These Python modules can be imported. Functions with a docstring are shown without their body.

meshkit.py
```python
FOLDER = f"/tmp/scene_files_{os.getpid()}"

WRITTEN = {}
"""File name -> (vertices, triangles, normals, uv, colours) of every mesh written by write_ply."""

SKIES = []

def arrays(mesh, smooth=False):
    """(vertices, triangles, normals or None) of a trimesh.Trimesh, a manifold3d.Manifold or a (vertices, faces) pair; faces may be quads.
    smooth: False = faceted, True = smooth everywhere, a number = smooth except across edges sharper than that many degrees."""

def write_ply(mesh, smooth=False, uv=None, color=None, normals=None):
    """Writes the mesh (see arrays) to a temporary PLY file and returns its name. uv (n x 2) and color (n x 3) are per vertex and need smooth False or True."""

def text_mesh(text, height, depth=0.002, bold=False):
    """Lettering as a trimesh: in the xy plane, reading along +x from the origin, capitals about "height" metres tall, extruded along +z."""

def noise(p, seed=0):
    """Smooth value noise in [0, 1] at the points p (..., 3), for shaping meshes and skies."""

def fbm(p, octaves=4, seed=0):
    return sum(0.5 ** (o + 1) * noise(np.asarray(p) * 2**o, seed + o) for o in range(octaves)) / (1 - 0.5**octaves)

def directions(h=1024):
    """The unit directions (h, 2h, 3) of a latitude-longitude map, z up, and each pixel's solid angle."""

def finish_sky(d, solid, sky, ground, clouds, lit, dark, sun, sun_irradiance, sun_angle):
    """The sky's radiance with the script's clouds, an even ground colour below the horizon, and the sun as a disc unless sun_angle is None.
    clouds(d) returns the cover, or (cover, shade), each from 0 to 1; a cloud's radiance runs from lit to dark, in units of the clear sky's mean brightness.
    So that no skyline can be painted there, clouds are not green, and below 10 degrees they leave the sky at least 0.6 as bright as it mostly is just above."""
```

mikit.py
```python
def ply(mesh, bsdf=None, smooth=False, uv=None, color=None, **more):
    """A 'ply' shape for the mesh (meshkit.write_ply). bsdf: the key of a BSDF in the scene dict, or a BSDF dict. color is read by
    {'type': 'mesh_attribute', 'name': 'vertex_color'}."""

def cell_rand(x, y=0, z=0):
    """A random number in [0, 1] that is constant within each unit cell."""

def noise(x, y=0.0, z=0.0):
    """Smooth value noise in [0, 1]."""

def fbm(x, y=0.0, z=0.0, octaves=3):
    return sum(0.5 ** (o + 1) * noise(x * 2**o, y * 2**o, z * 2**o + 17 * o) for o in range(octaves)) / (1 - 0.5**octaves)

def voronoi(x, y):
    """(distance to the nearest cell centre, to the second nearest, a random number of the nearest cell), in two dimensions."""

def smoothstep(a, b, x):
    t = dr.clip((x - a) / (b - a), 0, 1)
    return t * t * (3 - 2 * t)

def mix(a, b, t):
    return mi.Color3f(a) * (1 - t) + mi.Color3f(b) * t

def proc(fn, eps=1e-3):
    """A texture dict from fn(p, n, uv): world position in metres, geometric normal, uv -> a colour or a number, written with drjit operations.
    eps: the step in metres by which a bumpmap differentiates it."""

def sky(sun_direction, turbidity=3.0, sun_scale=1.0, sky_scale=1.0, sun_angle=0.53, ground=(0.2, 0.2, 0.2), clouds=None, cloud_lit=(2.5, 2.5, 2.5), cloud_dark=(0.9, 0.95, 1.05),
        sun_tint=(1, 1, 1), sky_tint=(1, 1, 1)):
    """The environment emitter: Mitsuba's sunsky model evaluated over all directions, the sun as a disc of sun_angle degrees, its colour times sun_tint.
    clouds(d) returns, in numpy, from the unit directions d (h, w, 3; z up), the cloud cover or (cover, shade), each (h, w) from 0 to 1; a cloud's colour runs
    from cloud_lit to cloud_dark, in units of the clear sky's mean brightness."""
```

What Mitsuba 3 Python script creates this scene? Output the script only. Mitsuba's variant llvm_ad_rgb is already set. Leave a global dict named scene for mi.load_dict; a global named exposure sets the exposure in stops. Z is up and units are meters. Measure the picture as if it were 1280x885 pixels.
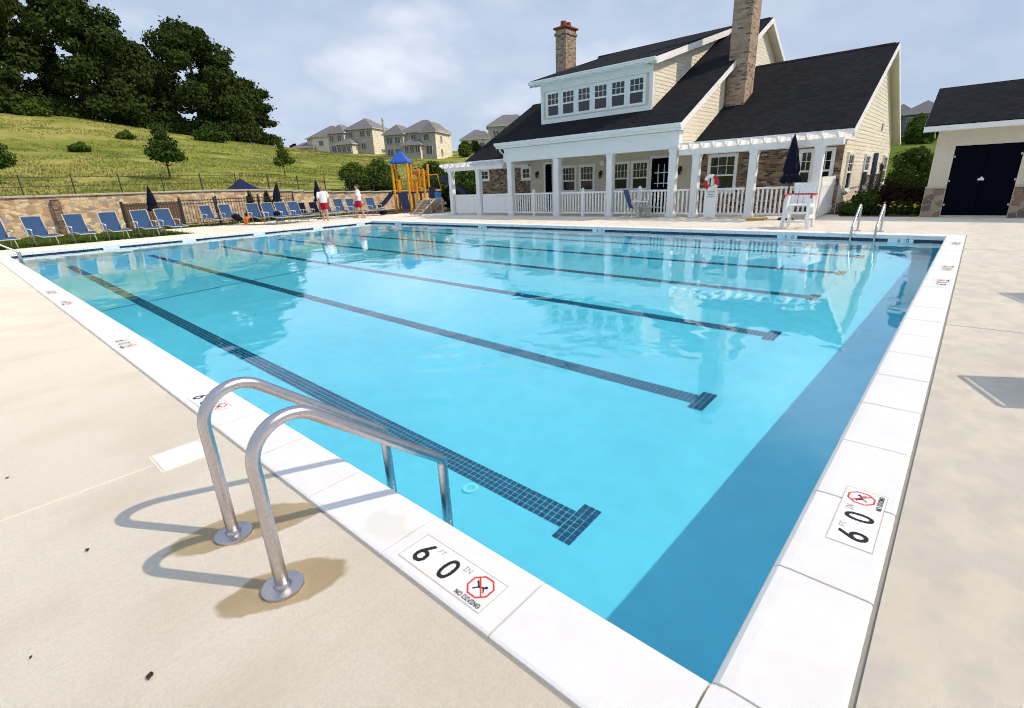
import math, random
import numpy as np
import trimesh, manifold3d, shapely
import drjit as dr
import mitsuba as mi
import mikit, meshkit
from mikit import proc, noise, fbm, voronoi, cell_rand, smoothstep, mix
from scipy.interpolate import RBFInterpolator
from scipy.spatial import Voronoi

T = mi.ScalarTransform4f
scene, labels = {}, {}
exposure = 1.36

# ------------------------------------------------------------------ camera
CAM = np.array([-1.16437, -0.31828, 1.41507])
FWD = np.array([0.69860287, 0.63818751, -0.32352858])
UPV = np.array([0.26697326, 0.18701468, 0.94538394])
scene['camera'] = {'type': 'perspective', 'fov': 2 * math.degrees(math.atan(640 / 620.568)), 'fov_axis': 'x', 'near_clip': 0.05, 'far_clip': 3000.0,
                   'to_world': T().look_at(origin=CAM.tolist(), target=(CAM + FWD).tolist(), up=UPV.tolist())}

# ------------------------------------------------------------------ sky and sun
SUN = np.array([0.53, -0.885, 1.0])


def clouds(d):
    e = np.degrees(np.arcsin(np.clip(d[..., 2], 0, 1)))
    a = np.degrees(np.arctan2(d[..., 1], d[..., 0]))
    n = meshkit.fbm(d * [4, 4, 7] + 3.1, 5, seed=4)
    n2 = meshkit.fbm(d * [13, 13, 22] + 1.7, 4, seed=9)
    veil = np.clip(0.84 + 0.5 * (meshkit.fbm(d * [2.2, 2.2, 6], 3, seed=21) - 0.5), 0, 1)
    bank = 1.25 * np.exp(-((a - 52) / 10.5) ** 2 - ((e - 13.0) / 5.5) ** 2) + 0.45 * np.exp(-((a - 6) / 15.0) ** 2 - ((e - 20) / 6.0) ** 2)
    puff = np.clip((n + 0.40 * (n2 - 0.5) + 0.36 * bank - 0.60) / 0.28, 0, 1)
    cover = np.clip(veil + (1 - veil) * 0.95 * puff, 0, 1)
    shade = np.clip(0.92 - 0.66 * puff + 0.45 * (n2 - 0.5), 0, 1)
    return cover, shade


scene['sky'] = mikit.sky(SUN, turbidity=4.0, clouds=clouds, cloud_lit=(4.2, 4.25, 4.4), cloud_dark=(2.0, 2.42, 3.12), sun_tint=(0.94, 0.975, 1.05), ground=(0.25, 0.24, 0.2))

# ------------------------------------------------------------------ helpers


def ply(m, mat, **k):
    return mikit.ply(m, 'm_' + mat, **k)


rng = np.random.default_rng(7)
taken = {}


def numbered(base):
    k = taken.get(base, 0)
    taken[base] = k + 1
    return base if k == 0 else f'{base}_{k:03d}'


def thing(name, label, cat, group=None):
    key = numbered(name)
    labels[key] = {'label': label, 'category': cat}
    if group:
        labels[key]['group'] = group
    return key


def mesh_of(m):
    return m.get() if isinstance(m, MB) else m


def put(parent, name, m, mat, smooth=False, label=None, kind=None, **kw):
    key = numbered(f'{parent}__{name}')
    scene[key] = ply(mesh_of(m), mat, smooth=smooth, **kw)
    if label or kind:
        labels[key] = {}
        if label: labels[key]['label'] = label
        if kind: labels[key]['kind'] = kind
    return key


def solo(name, m, mat, label, cat, group=None, smooth=False, kind=None):
    key = thing(name, label, cat, group)
    if kind: labels[key]['kind'] = kind
    scene[key] = ply(mesh_of(m), mat, smooth=smooth)
    return key


def struct(name, m, mat, smooth=False, label=None):
    key = numbered(name)
    scene[key] = ply(mesh_of(m), mat, smooth=smooth)
    labels[key] = {'kind': 'structure'}
    if label: labels[key]['label'] = label
    return key


class MB:
    """collects triangles"""
    def __init__(s):
        s.v, s.f, s.n = [], [], 0

    def add(s, v, f):
        v = np.asarray(v, float); f = np.asarray(f, int)
        if f.shape[1] == 4:
            f = np.vstack([f[:, [0, 1, 2]], f[:, [0, 2, 3]]])
        s.v.append(v); s.f.append(f + s.n); s.n += len(v)
        return s

    def get(s):
        return trimesh.Trimesh(np.vstack(s.v), np.vstack(s.f), process=False)

    def box(s, x0, x1, y0, y1, z0, z1, c=0.0):
        x0, x1 = min(x0, x1), max(x0, x1); y0, y1 = min(y0, y1), max(y0, y1); z0, z1 = min(z0, z1), max(z0, z1)
        if c:
            m = cham((x1 - x0, y1 - y0, z1 - z0), c)
            return s.add(m[0] + [(x0 + x1) / 2, (y0 + y1) / 2, (z0 + z1) / 2], m[1])
        v = np.array([[x, y, z] for x in (x0, x1) for y in (y0, y1) for z in (z0, z1)])
        return s.add(v, [[0, 1, 3, 2], [4, 6, 7, 5], [0, 4, 5, 1], [2, 3, 7, 6], [0, 2, 6, 4], [1, 5, 7, 3]])

    def bar(s, p, q, w, h, up=(0, 0, 1)):
        p, q = np.array(p, float), np.array(q, float)
        t = q - p; t /= np.linalg.norm(t)
        a = np.cross(up, t)
        if np.linalg.norm(a) < 1e-6: a = np.cross((1, 0, 0), t)
        a /= np.linalg.norm(a); b = np.cross(t, a)
        v = [o + a * w / 2 * i + b * h / 2 * j for o in (p, q) for i, j in ((-1, -1), (1, -1), (1, 1), (-1, 1))]
        return s.add(v, [[3, 2, 1, 0], [4, 5, 6, 7], [0, 1, 5, 4], [1, 2, 6, 5], [2, 3, 7, 6], [3, 0, 4, 7]])

    def tube(s, pts, r, n=10, caps=True):
        p = np.asarray(pts, float); m = len(p)
        r = np.broadcast_to(np.asarray(r, float), (m,))
        t = np.gradient(p, axis=0); t /= np.linalg.norm(t, axis=1, keepdims=True) + 1e-12
        a = np.cross(t[0], (0, 0, 1.0))
        if np.linalg.norm(a) < 1e-3: a = np.cross(t[0], (1.0, 0, 0))
        a /= np.linalg.norm(a)
        ang = np.arange(n) * 2 * np.pi / n
        V = []
        for i in range(m):
            a = a - t[i] * (a @ t[i]); a /= np.linalg.norm(a); b = np.cross(t[i], a)
            V.append(p[i] + r[i] * (np.cos(ang)[:, None] * a + np.sin(ang)[:, None] * b))
        F = []
        for i in range(m - 1):
            for j in range(n):
                F.append([i * n + j, i * n + (j + 1) % n, (i + 1) * n + (j + 1) % n, (i + 1) * n + j])
        V = np.vstack(V)
        F3 = [[f[0], f[1], f[2]] for f in F] + [[f[0], f[2], f[3]] for f in F]
        if caps:
            k = len(V); V = np.vstack([V, p[:1], p[-1:]])
            F3 += [[k, (j + 1) % n, j] for j in range(n)] + [[k + 1, (m - 1) * n + j, (m - 1) * n + (j + 1) % n] for j in range(n)]
        return s.add(V, F3)

    def prism(s, poly, o, u, w, d):
        """polygon (list of 2d points or shapely) in the plane o + a*u + b*w, extruded along d"""
        pg = poly if hasattr(poly, 'exterior') else shapely.Polygon(poly)
        pg = shapely.geometry.polygon.orient(pg)
        m = trimesh.creation.extrude_polygon(pg, 1.0, engine='earcut')
        o, u, w, d = (np.array(k, float) for k in (o, u, w, d))
        v = o + m.vertices[:, :1] * u + m.vertices[:, 1:2] * w + m.vertices[:, 2:3] * d
        f = m.faces if np.dot(np.cross(u, w), d) > 0 else m.faces[:, ::-1]
        return s.add(v, f)

    def cone(s, c, r0, r1, z0, z1, n=16):
        return s.tube([[c[0], c[1], z0], [c[0], c[1], z1]], [r0, r1], n)

    def ball(s, c, r, sub=2, sc=(1, 1, 1)):
        m = trimesh.creation.icosphere(sub, 1.0)
        return s.add(m.vertices * np.array(sc) * r + np.array(c), m.faces)

    def quad(s, a, b, c, d):
        return s.add([a, b, c, d], [[0, 1, 2, 3]])


def cham(size, c):
    x, y, z = np.array(size) / 2
    v = []
    for sx in (-1, 1):
        for sy in (-1, 1):
            for sz in (-1, 1):
                v += [[sx * x, sy * (y - c), sz * (z - c)], [sx * (x - c), sy * y, sz * (z - c)], [sx * (x - c), sy * (y - c), sz * z]]
    m = trimesh.Trimesh(v).convex_hull
    return m.vertices, m.faces


def B(*a, **k):
    return MB().box(*a, **k)


def frame(parts, x, y, z=0.0, yaw=0.0, s=1.0):
    return T().translate([x, y, z]).rotate([0, 0, 1], yaw).scale(s)


def place(proto, name, label, cat, group, M):
    """one more copy of a thing made of parts: proto = [(part name, shape dict)]"""
    t = thing(name, label, cat, group)
    for part, d in proto:
        scene[numbered(f'{t}__{part}')] = {**d, 'to_world': M}
    return t


def solid_(r, g, b, rough=0.6, spec=0.3, **k):
    return {'type': 'principled', 'base_color': {'type': 'rgb', 'value': [r, g, b]}, 'roughness': rough, 'specular': spec, **k}


def two(d):
    return {'type': 'twosided', 'bsdf': d}


def tex(fn, rough=0.7, spec=0.25, bump=None, eps=1e-3, scale=1.0, **k):
    d = {'type': 'principled', 'base_color': proc(fn), 'roughness': rough, 'specular': spec, **k}
    if bump:
        d = {'type': 'bumpmap', 'tex': proc(bump, eps), 'scale': scale, 'bsdf': d}
    return two(d)


C3 = mi.Color3f
# ------------------------------------------------------------------ materials


def deck_fn(p, n, uv):
    x, y = p.x, p.y
    big = fbm(x * 0.55, y * 0.55, 3.0, 4)
    mid = fbm(x * 3.1, y * 3.1, 1.0, 4)
    fine = noise(x * 160, y * 160)
    c = mix((0.555, 0.50, 0.415), (0.615, 0.572, 0.49), smoothstep(0.3, 0.7, 0.6 * big + 0.4 * mid))
    c = c * (0.95 + 0.1 * fine)
    streak = fbm(x * 1.1, y * 1.9, 9.0, 4)
    c = mix(c, C3(0.48, 0.42, 0.335), 0.30 * smoothstep(0.58, 0.78, streak))
    broom = noise(x * 2.0 + 40, y * 210, 2.0)
    c = c * (0.98 + 0.04 * broom)
    right = smoothstep(-0.2, -0.35, y) * smoothstep(-0.4, 0.2, x)
    c = mix(c, mix((0.50, 0.47, 0.405), (0.59, 0.54, 0.45), smoothstep(0.30, 0.70, fbm(x * 6.3, y * 8.4, 6.0, 5))) * (0.93 + 0.14 * fbm(x * 14, y * 14, 2.0, 3)), 0.75 * right)
    # damp rings round the ladder posts
    for cx, cy, ax, ay in ((-0.60, 1.865, 0.33, 0.125), (-0.63, 1.365, 0.235, 0.115)):
        wob = 0.38 * (fbm(x * 7, y * 7, 2.0 + cx, 4) - 0.5)
        u, v = (x - cx) * 0.94 - (y - cy) * 0.34, (x - cx) * 0.34 + (y - cy) * 0.94
        d = dr.sqrt(dr.square(u / ax) + dr.square(v / ay)) + wob * 2.0
        c = mix(c, c * C3(0.62, 0.54, 0.40) * (0.9 + 0.2 * mid), smoothstep(1.06, 0.92, d))
    return c


def deck_bump(p, n, uv):
    return fbm(p.x * 60, p.y * 60, 0.0, 3) + 0.6 * noise(p.x * 230, p.y * 230)


def coping_fn(p, n, uv):
    a = fbm(p.x * 2.3, p.y * 2.3, 0.0, 4)
    b = fbm(p.x * 17, p.y * 17, 4.0, 3)
    c = C3(0.765, 0.765, 0.765) * (0.93 + 0.11 * a) * (0.97 + 0.06 * b)
    k = dr.floor(p.x / 0.61) * 7 + dr.floor(p.y / 0.61)
    c = c * (0.965 + 0.05 * cell_rand(k, 3))
    d = dr.sqrt(dr.square((p.x + 0.19) / 0.08) + dr.square((p.y - 1.36) / 0.13)) + 0.7 * (b - 0.5)
    c = mix(c, C3(0.66, 0.63, 0.56), 0.45 * smoothstep(1.25, 0.7, d))
    d2 = smoothstep(0.62, 0.75, fbm(p.x * 5, p.y * 5, 8.0, 3))
    return mix(c, C3(0.72, 0.70, 0.66), 0.25 * d2)


def floor_fn(p, n, uv):
    a = fbm(p.x * 0.8, p.y * 0.8, 0.0, 4)
    c = C3(0.50, 0.665, 0.745) * (0.93 + 0.13 * a)
    return c * (0.97 + 0.06 * noise(p.x * 9, p.y * 9))


def floor_bump(p, n, uv):
    return fbm(p.x * 2.6, p.y * 2.6, 0.0, 4)


def navy_tile_fn(p, n, uv):
    r = cell_rand(dr.floor(p.x / 0.05), dr.floor(p.y / 0.05), 3)
    return mix((0.010, 0.045, 0.10), (0.03, 0.085, 0.16), r)


def band_fn(p, n, uv):
    s = p.x + p.y
    g = dr.abs(s / 0.152 - dr.floor(s / 0.152) - 0.5)
    r = cell_rand(dr.floor(s / 0.152), 5)
    c = mix((0.006, 0.016, 0.045), (0.012, 0.03, 0.07), r)
    return mix(c, C3(0.08, 0.10, 0.13), smoothstep(0.470, 0.485, g))


def siding_fn(p, n, uv):
    s = p.x + p.y
    return C3(0.76, 0.70, 0.565) * (0.96 + 0.07 * fbm(s * 0.9, p.z * 1.4, 0.0, 3))


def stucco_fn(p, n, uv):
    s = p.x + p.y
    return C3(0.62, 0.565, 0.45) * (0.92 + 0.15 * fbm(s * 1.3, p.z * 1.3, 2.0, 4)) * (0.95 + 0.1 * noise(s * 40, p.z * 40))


def shingle_fn(p, n, uv):
    row = dr.floor(p.z / 0.066)
    sx = (p.y + 0.37 * cell_rand(row, 1)) / 0.21
    r = cell_rand(dr.floor(sx), row, 4)
    c = mix((0.008, 0.009, 0.012), (0.026, 0.027, 0.033), r * 0.5 + 0.5 * fbm(p.x * 0.8, p.y * 0.8, p.z))
    edge = p.z / 0.066 - row
    c = c * (0.55 + 0.45 * smoothstep(0.0, 0.25, edge))
    return c * (0.8 + 0.4 * noise(p.x * 60, p.y * 60, p.z * 60))


def shingle_bump(p, n, uv):
    row = p.z / 0.066
    return (row - dr.floor(row)) + 0.4 * cell_rand(dr.floor((p.y + 0.37 * cell_rand(dr.floor(row), 1)) / 0.21), dr.floor(row), 4)


def brick_cell(p, lx, lz):
    s = p.x + p.y
    row = dr.floor(p.z / lz)
    u = s / lx + 0.5 * (row - 2 * dr.floor(row / 2)) + 0.2 * cell_rand(row, 2)
    fx, fz = u - dr.floor(u), p.z / lz - row
    m = smoothstep(0.0, 0.05, dr.minimum(fx, 1 - fx)) * smoothstep(0.02, 0.16, dr.minimum(fz, 1 - fz))
    return cell_rand(dr.floor(u), row, 7), cell_rand(dr.floor(u), row, 11), m


def brick_fn(p, n, uv):
    r, q, m = brick_cell(p, 0.19, 0.072)
    c = mix((0.14, 0.075, 0.05), (0.36, 0.245, 0.16), r)
    c = mix(c, C3(0.06, 0.05, 0.05), smoothstep(0.82, 0.86, q))
    c = mix(c, C3(0.40, 0.33, 0.25), smoothstep(0.16, 0.12, q))
    c = c * (0.75 + 0.5 * fbm((p.x + p.y) * 1.1, p.z * 1.4, 0.0, 3))
    return mix(C3(0.30, 0.26, 0.21), c, m)


def brick_bump(p, n, uv):
    return brick_cell(p, 0.19, 0.072)[2]


def chim_fn(p, n, uv):
    r, q, m = brick_cell(p, 0.21, 0.078)
    c = mix((0.23, 0.15, 0.105), (0.42, 0.315, 0.235), r)
    c = mix(c, C3(0.12, 0.10, 0.09), smoothstep(0.85, 0.88, q))
    return mix(C3(0.40, 0.34, 0.27), c, m) * (0.85 + 0.3 * fbm((p.x + p.y) * 3, p.z * 3))


def rubble_fn(p, n, uv):
    s = p.x + 0.0 * p.y
    w = 0.25 * (noise(s * 3.0, p.z * 3.0) - 0.5)
    a, b, r = voronoi(s / 0.27 + w, p.z / 0.17 + w)
    q = cell_rand(dr.floor(r * 9999), 3)
    c = mix((0.60, 0.44, 0.27), (0.78, 0.61, 0.40), r)
    c = mix(c, C3(0.47, 0.315, 0.21), smoothstep(0.78, 0.78, q))
    c = mix(c, C3(0.40, 0.36, 0.32), smoothstep(0.20, 0.14, q))
    c = c * (0.8 + 0.4 * fbm(s * 7, p.z * 7, 1.0))
    return mix(C3(0.50, 0.39, 0.26), c, smoothstep(0.02, 0.13, b - a))


def rubble_bump(p, n, uv):
    w = 0.25 * (noise(p.x * 3.0, p.z * 3.0) - 0.5)
    a, b, r = voronoi(p.x / 0.27 + w, p.z / 0.17 + w)
    return smoothstep(0.0, 0.2, b - a) + 0.3 * fbm(p.x * 9, p.z * 9)


def grass_fn(p, n, uv):
    a = fbm(p.x * 0.09, p.y * 0.09, 0.0, 4)
    b = fbm(p.x * 0.55, p.y * 0.45, 5.0, 4)
    f = fbm(p.x * 4.0, p.y * 4.0, 3.0, 3)
    c = mix((0.135, 0.160, 0.034), (0.245, 0.225, 0.075), smoothstep(0.32, 0.68, 0.5 * a + 0.5 * b))
    c = mix(c, C3(0.065, 0.105, 0.022), 0.7 * smoothstep(0.58, 0.72, fbm(p.x * 0.33, p.y * 0.33, 9.0, 3)))
    lawn = smoothstep(36.0, 33.0, p.y - 0.1 * p.x)
    c = mix(c, C3(0.075, 0.12, 0.022), 0.8 * lawn)
    return c * (0.8 + 0.4 * f)


def leaf(c0, c1, tr=0.35):
    c0, c1 = np.array(c0), np.array(c1)
    def f(p, n, uv):
        r = noise(p.x * 1.3, p.y * 1.3, p.z * 1.3) * 0.6 + 0.4 * cell_rand(dr.floor(p.x * 7), dr.floor(p.y * 7), dr.floor(p.z * 7))
        return mix(c0.tolist(), c1.tolist(), r)
    return {'type': 'principledthin', 'base_color': proc(f), 'roughness': 0.65, 'spec_trans': 0.0, 'diff_trans': tr}


def bark_fn(p, n, uv):
    return C3(0.10, 0.075, 0.055) * (0.6 + 0.8 * fbm(p.x * 9, p.y * 9, p.z * 2))


def steel_fn(p, n, uv):
    return 0.10 + 0.10 * fbm(p.x * 30, p.y * 30, p.z * 30, 3)


mats = {
    'deck': tex(deck_fn, 0.85, 0.2, deck_bump, 1e-3, 0.0012),
    'coping': tex(coping_fn, 0.6, 0.3),
    'grout': two(solid_(0.50, 0.45, 0.36, 0.9)),
    'caulk': two(solid_(0.30, 0.285, 0.25, 0.9)),
    'sealant': two(solid_(0.72, 0.68, 0.58, 0.8)),
    'plaster': tex(floor_fn, 0.9, 0.1, floor_bump, 3e-3, 0.02),
    'pool_tile': tex(navy_tile_fn, 0.5, 0.3),
    'band_tile': tex(band_fn, 0.15, 0.5),
    'marker_tile': two(solid_(0.80, 0.80, 0.78, 0.25, 0.5)),
    'ink': two(solid_(0.015, 0.015, 0.017, 0.4)),
    'grey_ink': two(solid_(0.35, 0.35, 0.36, 0.5)),
    'red_ink': two(solid_(0.72, 0.05, 0.035, 0.4)),
    'water': {'type': 'thindielectric', 'int_ior': 1.22, 'ext_ior': 1.0, 'specular_transmittance': {'type': 'rgb', 'value': [0.43, 0.905, 0.985]}},
    'steel': two({'type': 'roughconductor', 'material': 'Cr', 'alpha': proc(steel_fn), 'specular_reflectance': {'type': 'rgb', 'value': [0.86, 0.86, 0.83]}}),
    'white': two(solid_(0.80, 0.80, 0.79, 0.45)),
    'plastic': two(solid_(0.82, 0.82, 0.80, 0.35, 0.5)),
    'siding': tex(siding_fn, 0.55, 0.3),
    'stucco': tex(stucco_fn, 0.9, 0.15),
    'shingle': tex(shingle_fn, 0.95, 0.1, shingle_bump, 1e-3, 0.005),
    'brick': tex(brick_fn, 0.9, 0.15, brick_bump, 1e-3, 0.012),
    'chimney_brick': tex(chim_fn, 0.9, 0.15),
    'rubble': tex(rubble_fn, 0.95, 0.1, rubble_bump, 1e-3, 0.012),
    'grass': tex(grass_fn, 1.0, 0.0),
    'grass_blade': leaf((0.155, 0.175, 0.038), (0.26, 0.235, 0.08), 0.5),
    'lawn_blade': leaf((0.06, 0.11, 0.02), (0.12, 0.17, 0.035), 0.3),
    'leaf_dark': leaf((0.014, 0.034, 0.011), (0.085, 0.118, 0.032), 0.3),
    'leaf_green': leaf((0.030, 0.065, 0.015), (0.075, 0.125, 0.028), 0.3),
    'leaf_bright': leaf((0.055, 0.105, 0.018), (0.115, 0.165, 0.035), 0.35),
    'leaf_red': leaf((0.030, 0.016, 0.014), (0.062, 0.026, 0.022), 0.2),
    'leaf_conifer': leaf((0.010, 0.022, 0.010), (0.028, 0.045, 0.018), 0.1),
    'petal_yellow': two(solid_(0.62, 0.38, 0.06, 0.8)),
    'bark': tex(bark_fn, 0.95, 0.1),
    'glass': two(solid_(0.012, 0.018, 0.022, 0.04, 0.55)),
    'far_glass': two(solid_(0.10, 0.12, 0.14, 0.2, 0.5)),
    'navy': two(solid_(0.008, 0.009, 0.022, 0.8, 0.1, sheen=0.3)),
    'navy_paint': two(solid_(0.0035, 0.004, 0.009, 0.95, 0.03)),
    'tent_blue': two(solid_(0.010, 0.016, 0.075, 0.7, 0.2)),
    'sling': two(solid_(0.034, 0.082, 0.185, 0.75, 0.2, sheen=0.3)),
    'chair_frame': two(solid_(0.50, 0.48, 0.42, 0.5)),
    'black_metal': two(solid_(0.018, 0.018, 0.02, 0.45, 0.5)),
    'brown_panel': two(solid_(0.085, 0.058, 0.042, 0.8)),
    'yellow': two(solid_(0.80, 0.36, 0.012, 0.4, 0.5)),
    'orange': two(solid_(0.80, 0.22, 0.04, 0.5)),
    'roof_blue': two(solid_(0.015, 0.10, 0.50, 0.45, 0.5)),
    'slide_navy': two(solid_(0.010, 0.016, 0.075, 0.4, 0.5)),
    'slide_blue': two(solid_(0.03, 0.22, 0.55, 0.4, 0.5)),
    'red': two(solid_(0.50, 0.025, 0.025, 0.5)),
    'shorts': two(solid_(0.42, 0.015, 0.03, 0.85)),
    'shirt': two(solid_(0.80, 0.80, 0.84, 0.85)),
    'skin': two(solid_(0.52, 0.30, 0.21, 0.6)),
    'hair_brown': two(solid_(0.09, 0.04, 0.02, 0.7)),
    'hair_fair': two(solid_(0.30, 0.18, 0.09, 0.7)),
    'mulch': two(solid_(0.05, 0.032, 0.022, 1.0)),
    'clay': two(solid_(0.22, 0.06, 0.035, 0.8)),
    'far_roof': two(solid_(0.17, 0.17, 0.178, 0.95)),
    'far_brown': two(solid_(0.44, 0.40, 0.36, 0.9)),
    'far_cream': two(solid_(0.75, 0.69, 0.56, 0.9)),
    'far_trim': two(solid_(0.55, 0.50, 0.44, 0.9)),
    'cap_stone': two(solid_(0.50, 0.45, 0.37, 0.9)),
    'fieldstone_a': two(solid_(0.24, 0.165, 0.115, 0.9)),
    'fieldstone_b': two(solid_(0.17, 0.13, 0.105, 0.9)),
    'fieldstone_c': two(solid_(0.36, 0.285, 0.21, 0.9)),
    'dead_leaf': two(solid_(0.05, 0.03, 0.018, 0.9)),
    'lamp_glass': two(solid_(0.3, 0.27, 0.2, 0.3)),
}
scene.update({'m_' + k: v for k, v in mats.items()})

# ------------------------------------------------------------------ pool
PW, PL = 13.0, 21.6                      # along x (to the house) and along y (to the loungers)
WZ = -0.125


def floor_z(x, y):
    z = -0.20 - 0.75 * np.exp(-np.clip(x, 0, None) / 8.5) * (1 - 0.03 * np.clip(y, 0, None))
    t = np.clip((y - 0.30) / 0.95, 0, 1)                     # the floor dips a little along the deep end wall
    t = t * t * (3 - 2 * t)
    return z - 0.16 * (1 - t) * np.clip(x / 3, 0.3, 1)


def grid(xs, ys, zf):
    X, Y = np.meshgrid(xs, ys, indexing='ij')
    Z = zf(X, Y)
    n, m = len(xs), len(ys)
    i, j = np.meshgrid(np.arange(n - 1), np.arange(m - 1), indexing='ij')
    q = np.stack([i * m + j, (i + 1) * m + j, (i + 1) * m + j + 1, i * m + j + 1], -1).reshape(-1, 4)
    return np.stack([X, Y, Z], -1).reshape(-1, 3), q


struct('pool_floor', MB().add(*grid(np.linspace(0, PW, 60), np.unique(np.concatenate([np.linspace(0, 1.5, 40), np.linspace(1.5, PL, 90)])), floor_z)), 'plaster', smooth=True, label='pale blue plastered floor of the pool')
pw = MB()
for n_, (x0, x1, y0, y1) in enumerate(((0, PW, -.06, 0), (0, PW, PL, PL + .06), (-.06, 0, 0, PL), (PW, PW + .06, 0, PL))):
    pw.box(x0, x1, y0, y1, -1.4, -0.207)
struct('pool_wall', pw, 'plaster')
bt = MB()
for x0, x1, y0, y1 in ((0, PW, -.06, 0.004), (0, PW, PL - .004, PL + .06), (-.06, 0.004, 0, PL), (PW - .004, PW + .06, 0, PL)):
    bt.box(x0, x1, y0, y1, -0.205, -0.088)
struct('waterline_tile', bt, 'band_tile', label='navy tile band under the white coping')


def ripple(x, y):
    p = np.stack([x, y, 0 * x], -1)
    w = (meshkit.fbm(p * 1.1, 3, seed=3) - .5) * 0.0065 + (meshkit.fbm(p * [3.6, 4.6, 1] + 9, 3, seed=5) - .5) * 0.0030
    inlet = np.exp(-((x - 2.15) / 0.85) ** 2 - ((y - 2.75) / 0.65) ** 2) + 0.35 * np.exp(-((x - 1.0) / 0.3) ** 2 - ((y - 2.5) / 0.3) ** 2)
    w += inlet * ((meshkit.fbm(p * 6.5 + 2, 3, seed=8) - .5) * 0.050)
    return WZ + w


wy = np.concatenate([np.arange(0, 6, 0.035), np.arange(6, PL, 0.07), [PL]])
wx = np.concatenate([np.arange(0, 5, 0.035), np.arange(5, PW, 0.06), [PW]])
struct('pool_water', MB().add(*grid(wx, wy, ripple)), 'water', smooth=True, label='clear turquoise pool water with faint ripples')

# coping stones
prof = [(0.0, -.088), (0.0, -.028), (.006, -.010), (.022, .002), (.055, .0045), (.305, .004), (.316, .000), (.32, -.010), (.32, -.088)]
struct('pool_coping', MB().box(-.315, -.003, -.315, PL + .315, -.12, -.012).box(PW + .003, PW + .315, -.315, PL + .315, -.12, -.012)
       .box(-.003, PW + .003, -.315, -.003, -.12, -.012).box(-.003, PW + .003, PL + .003, PL + .315, -.12, -.012), 'grout', label='white precast coping round the pool')
J = 0.0045


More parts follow.
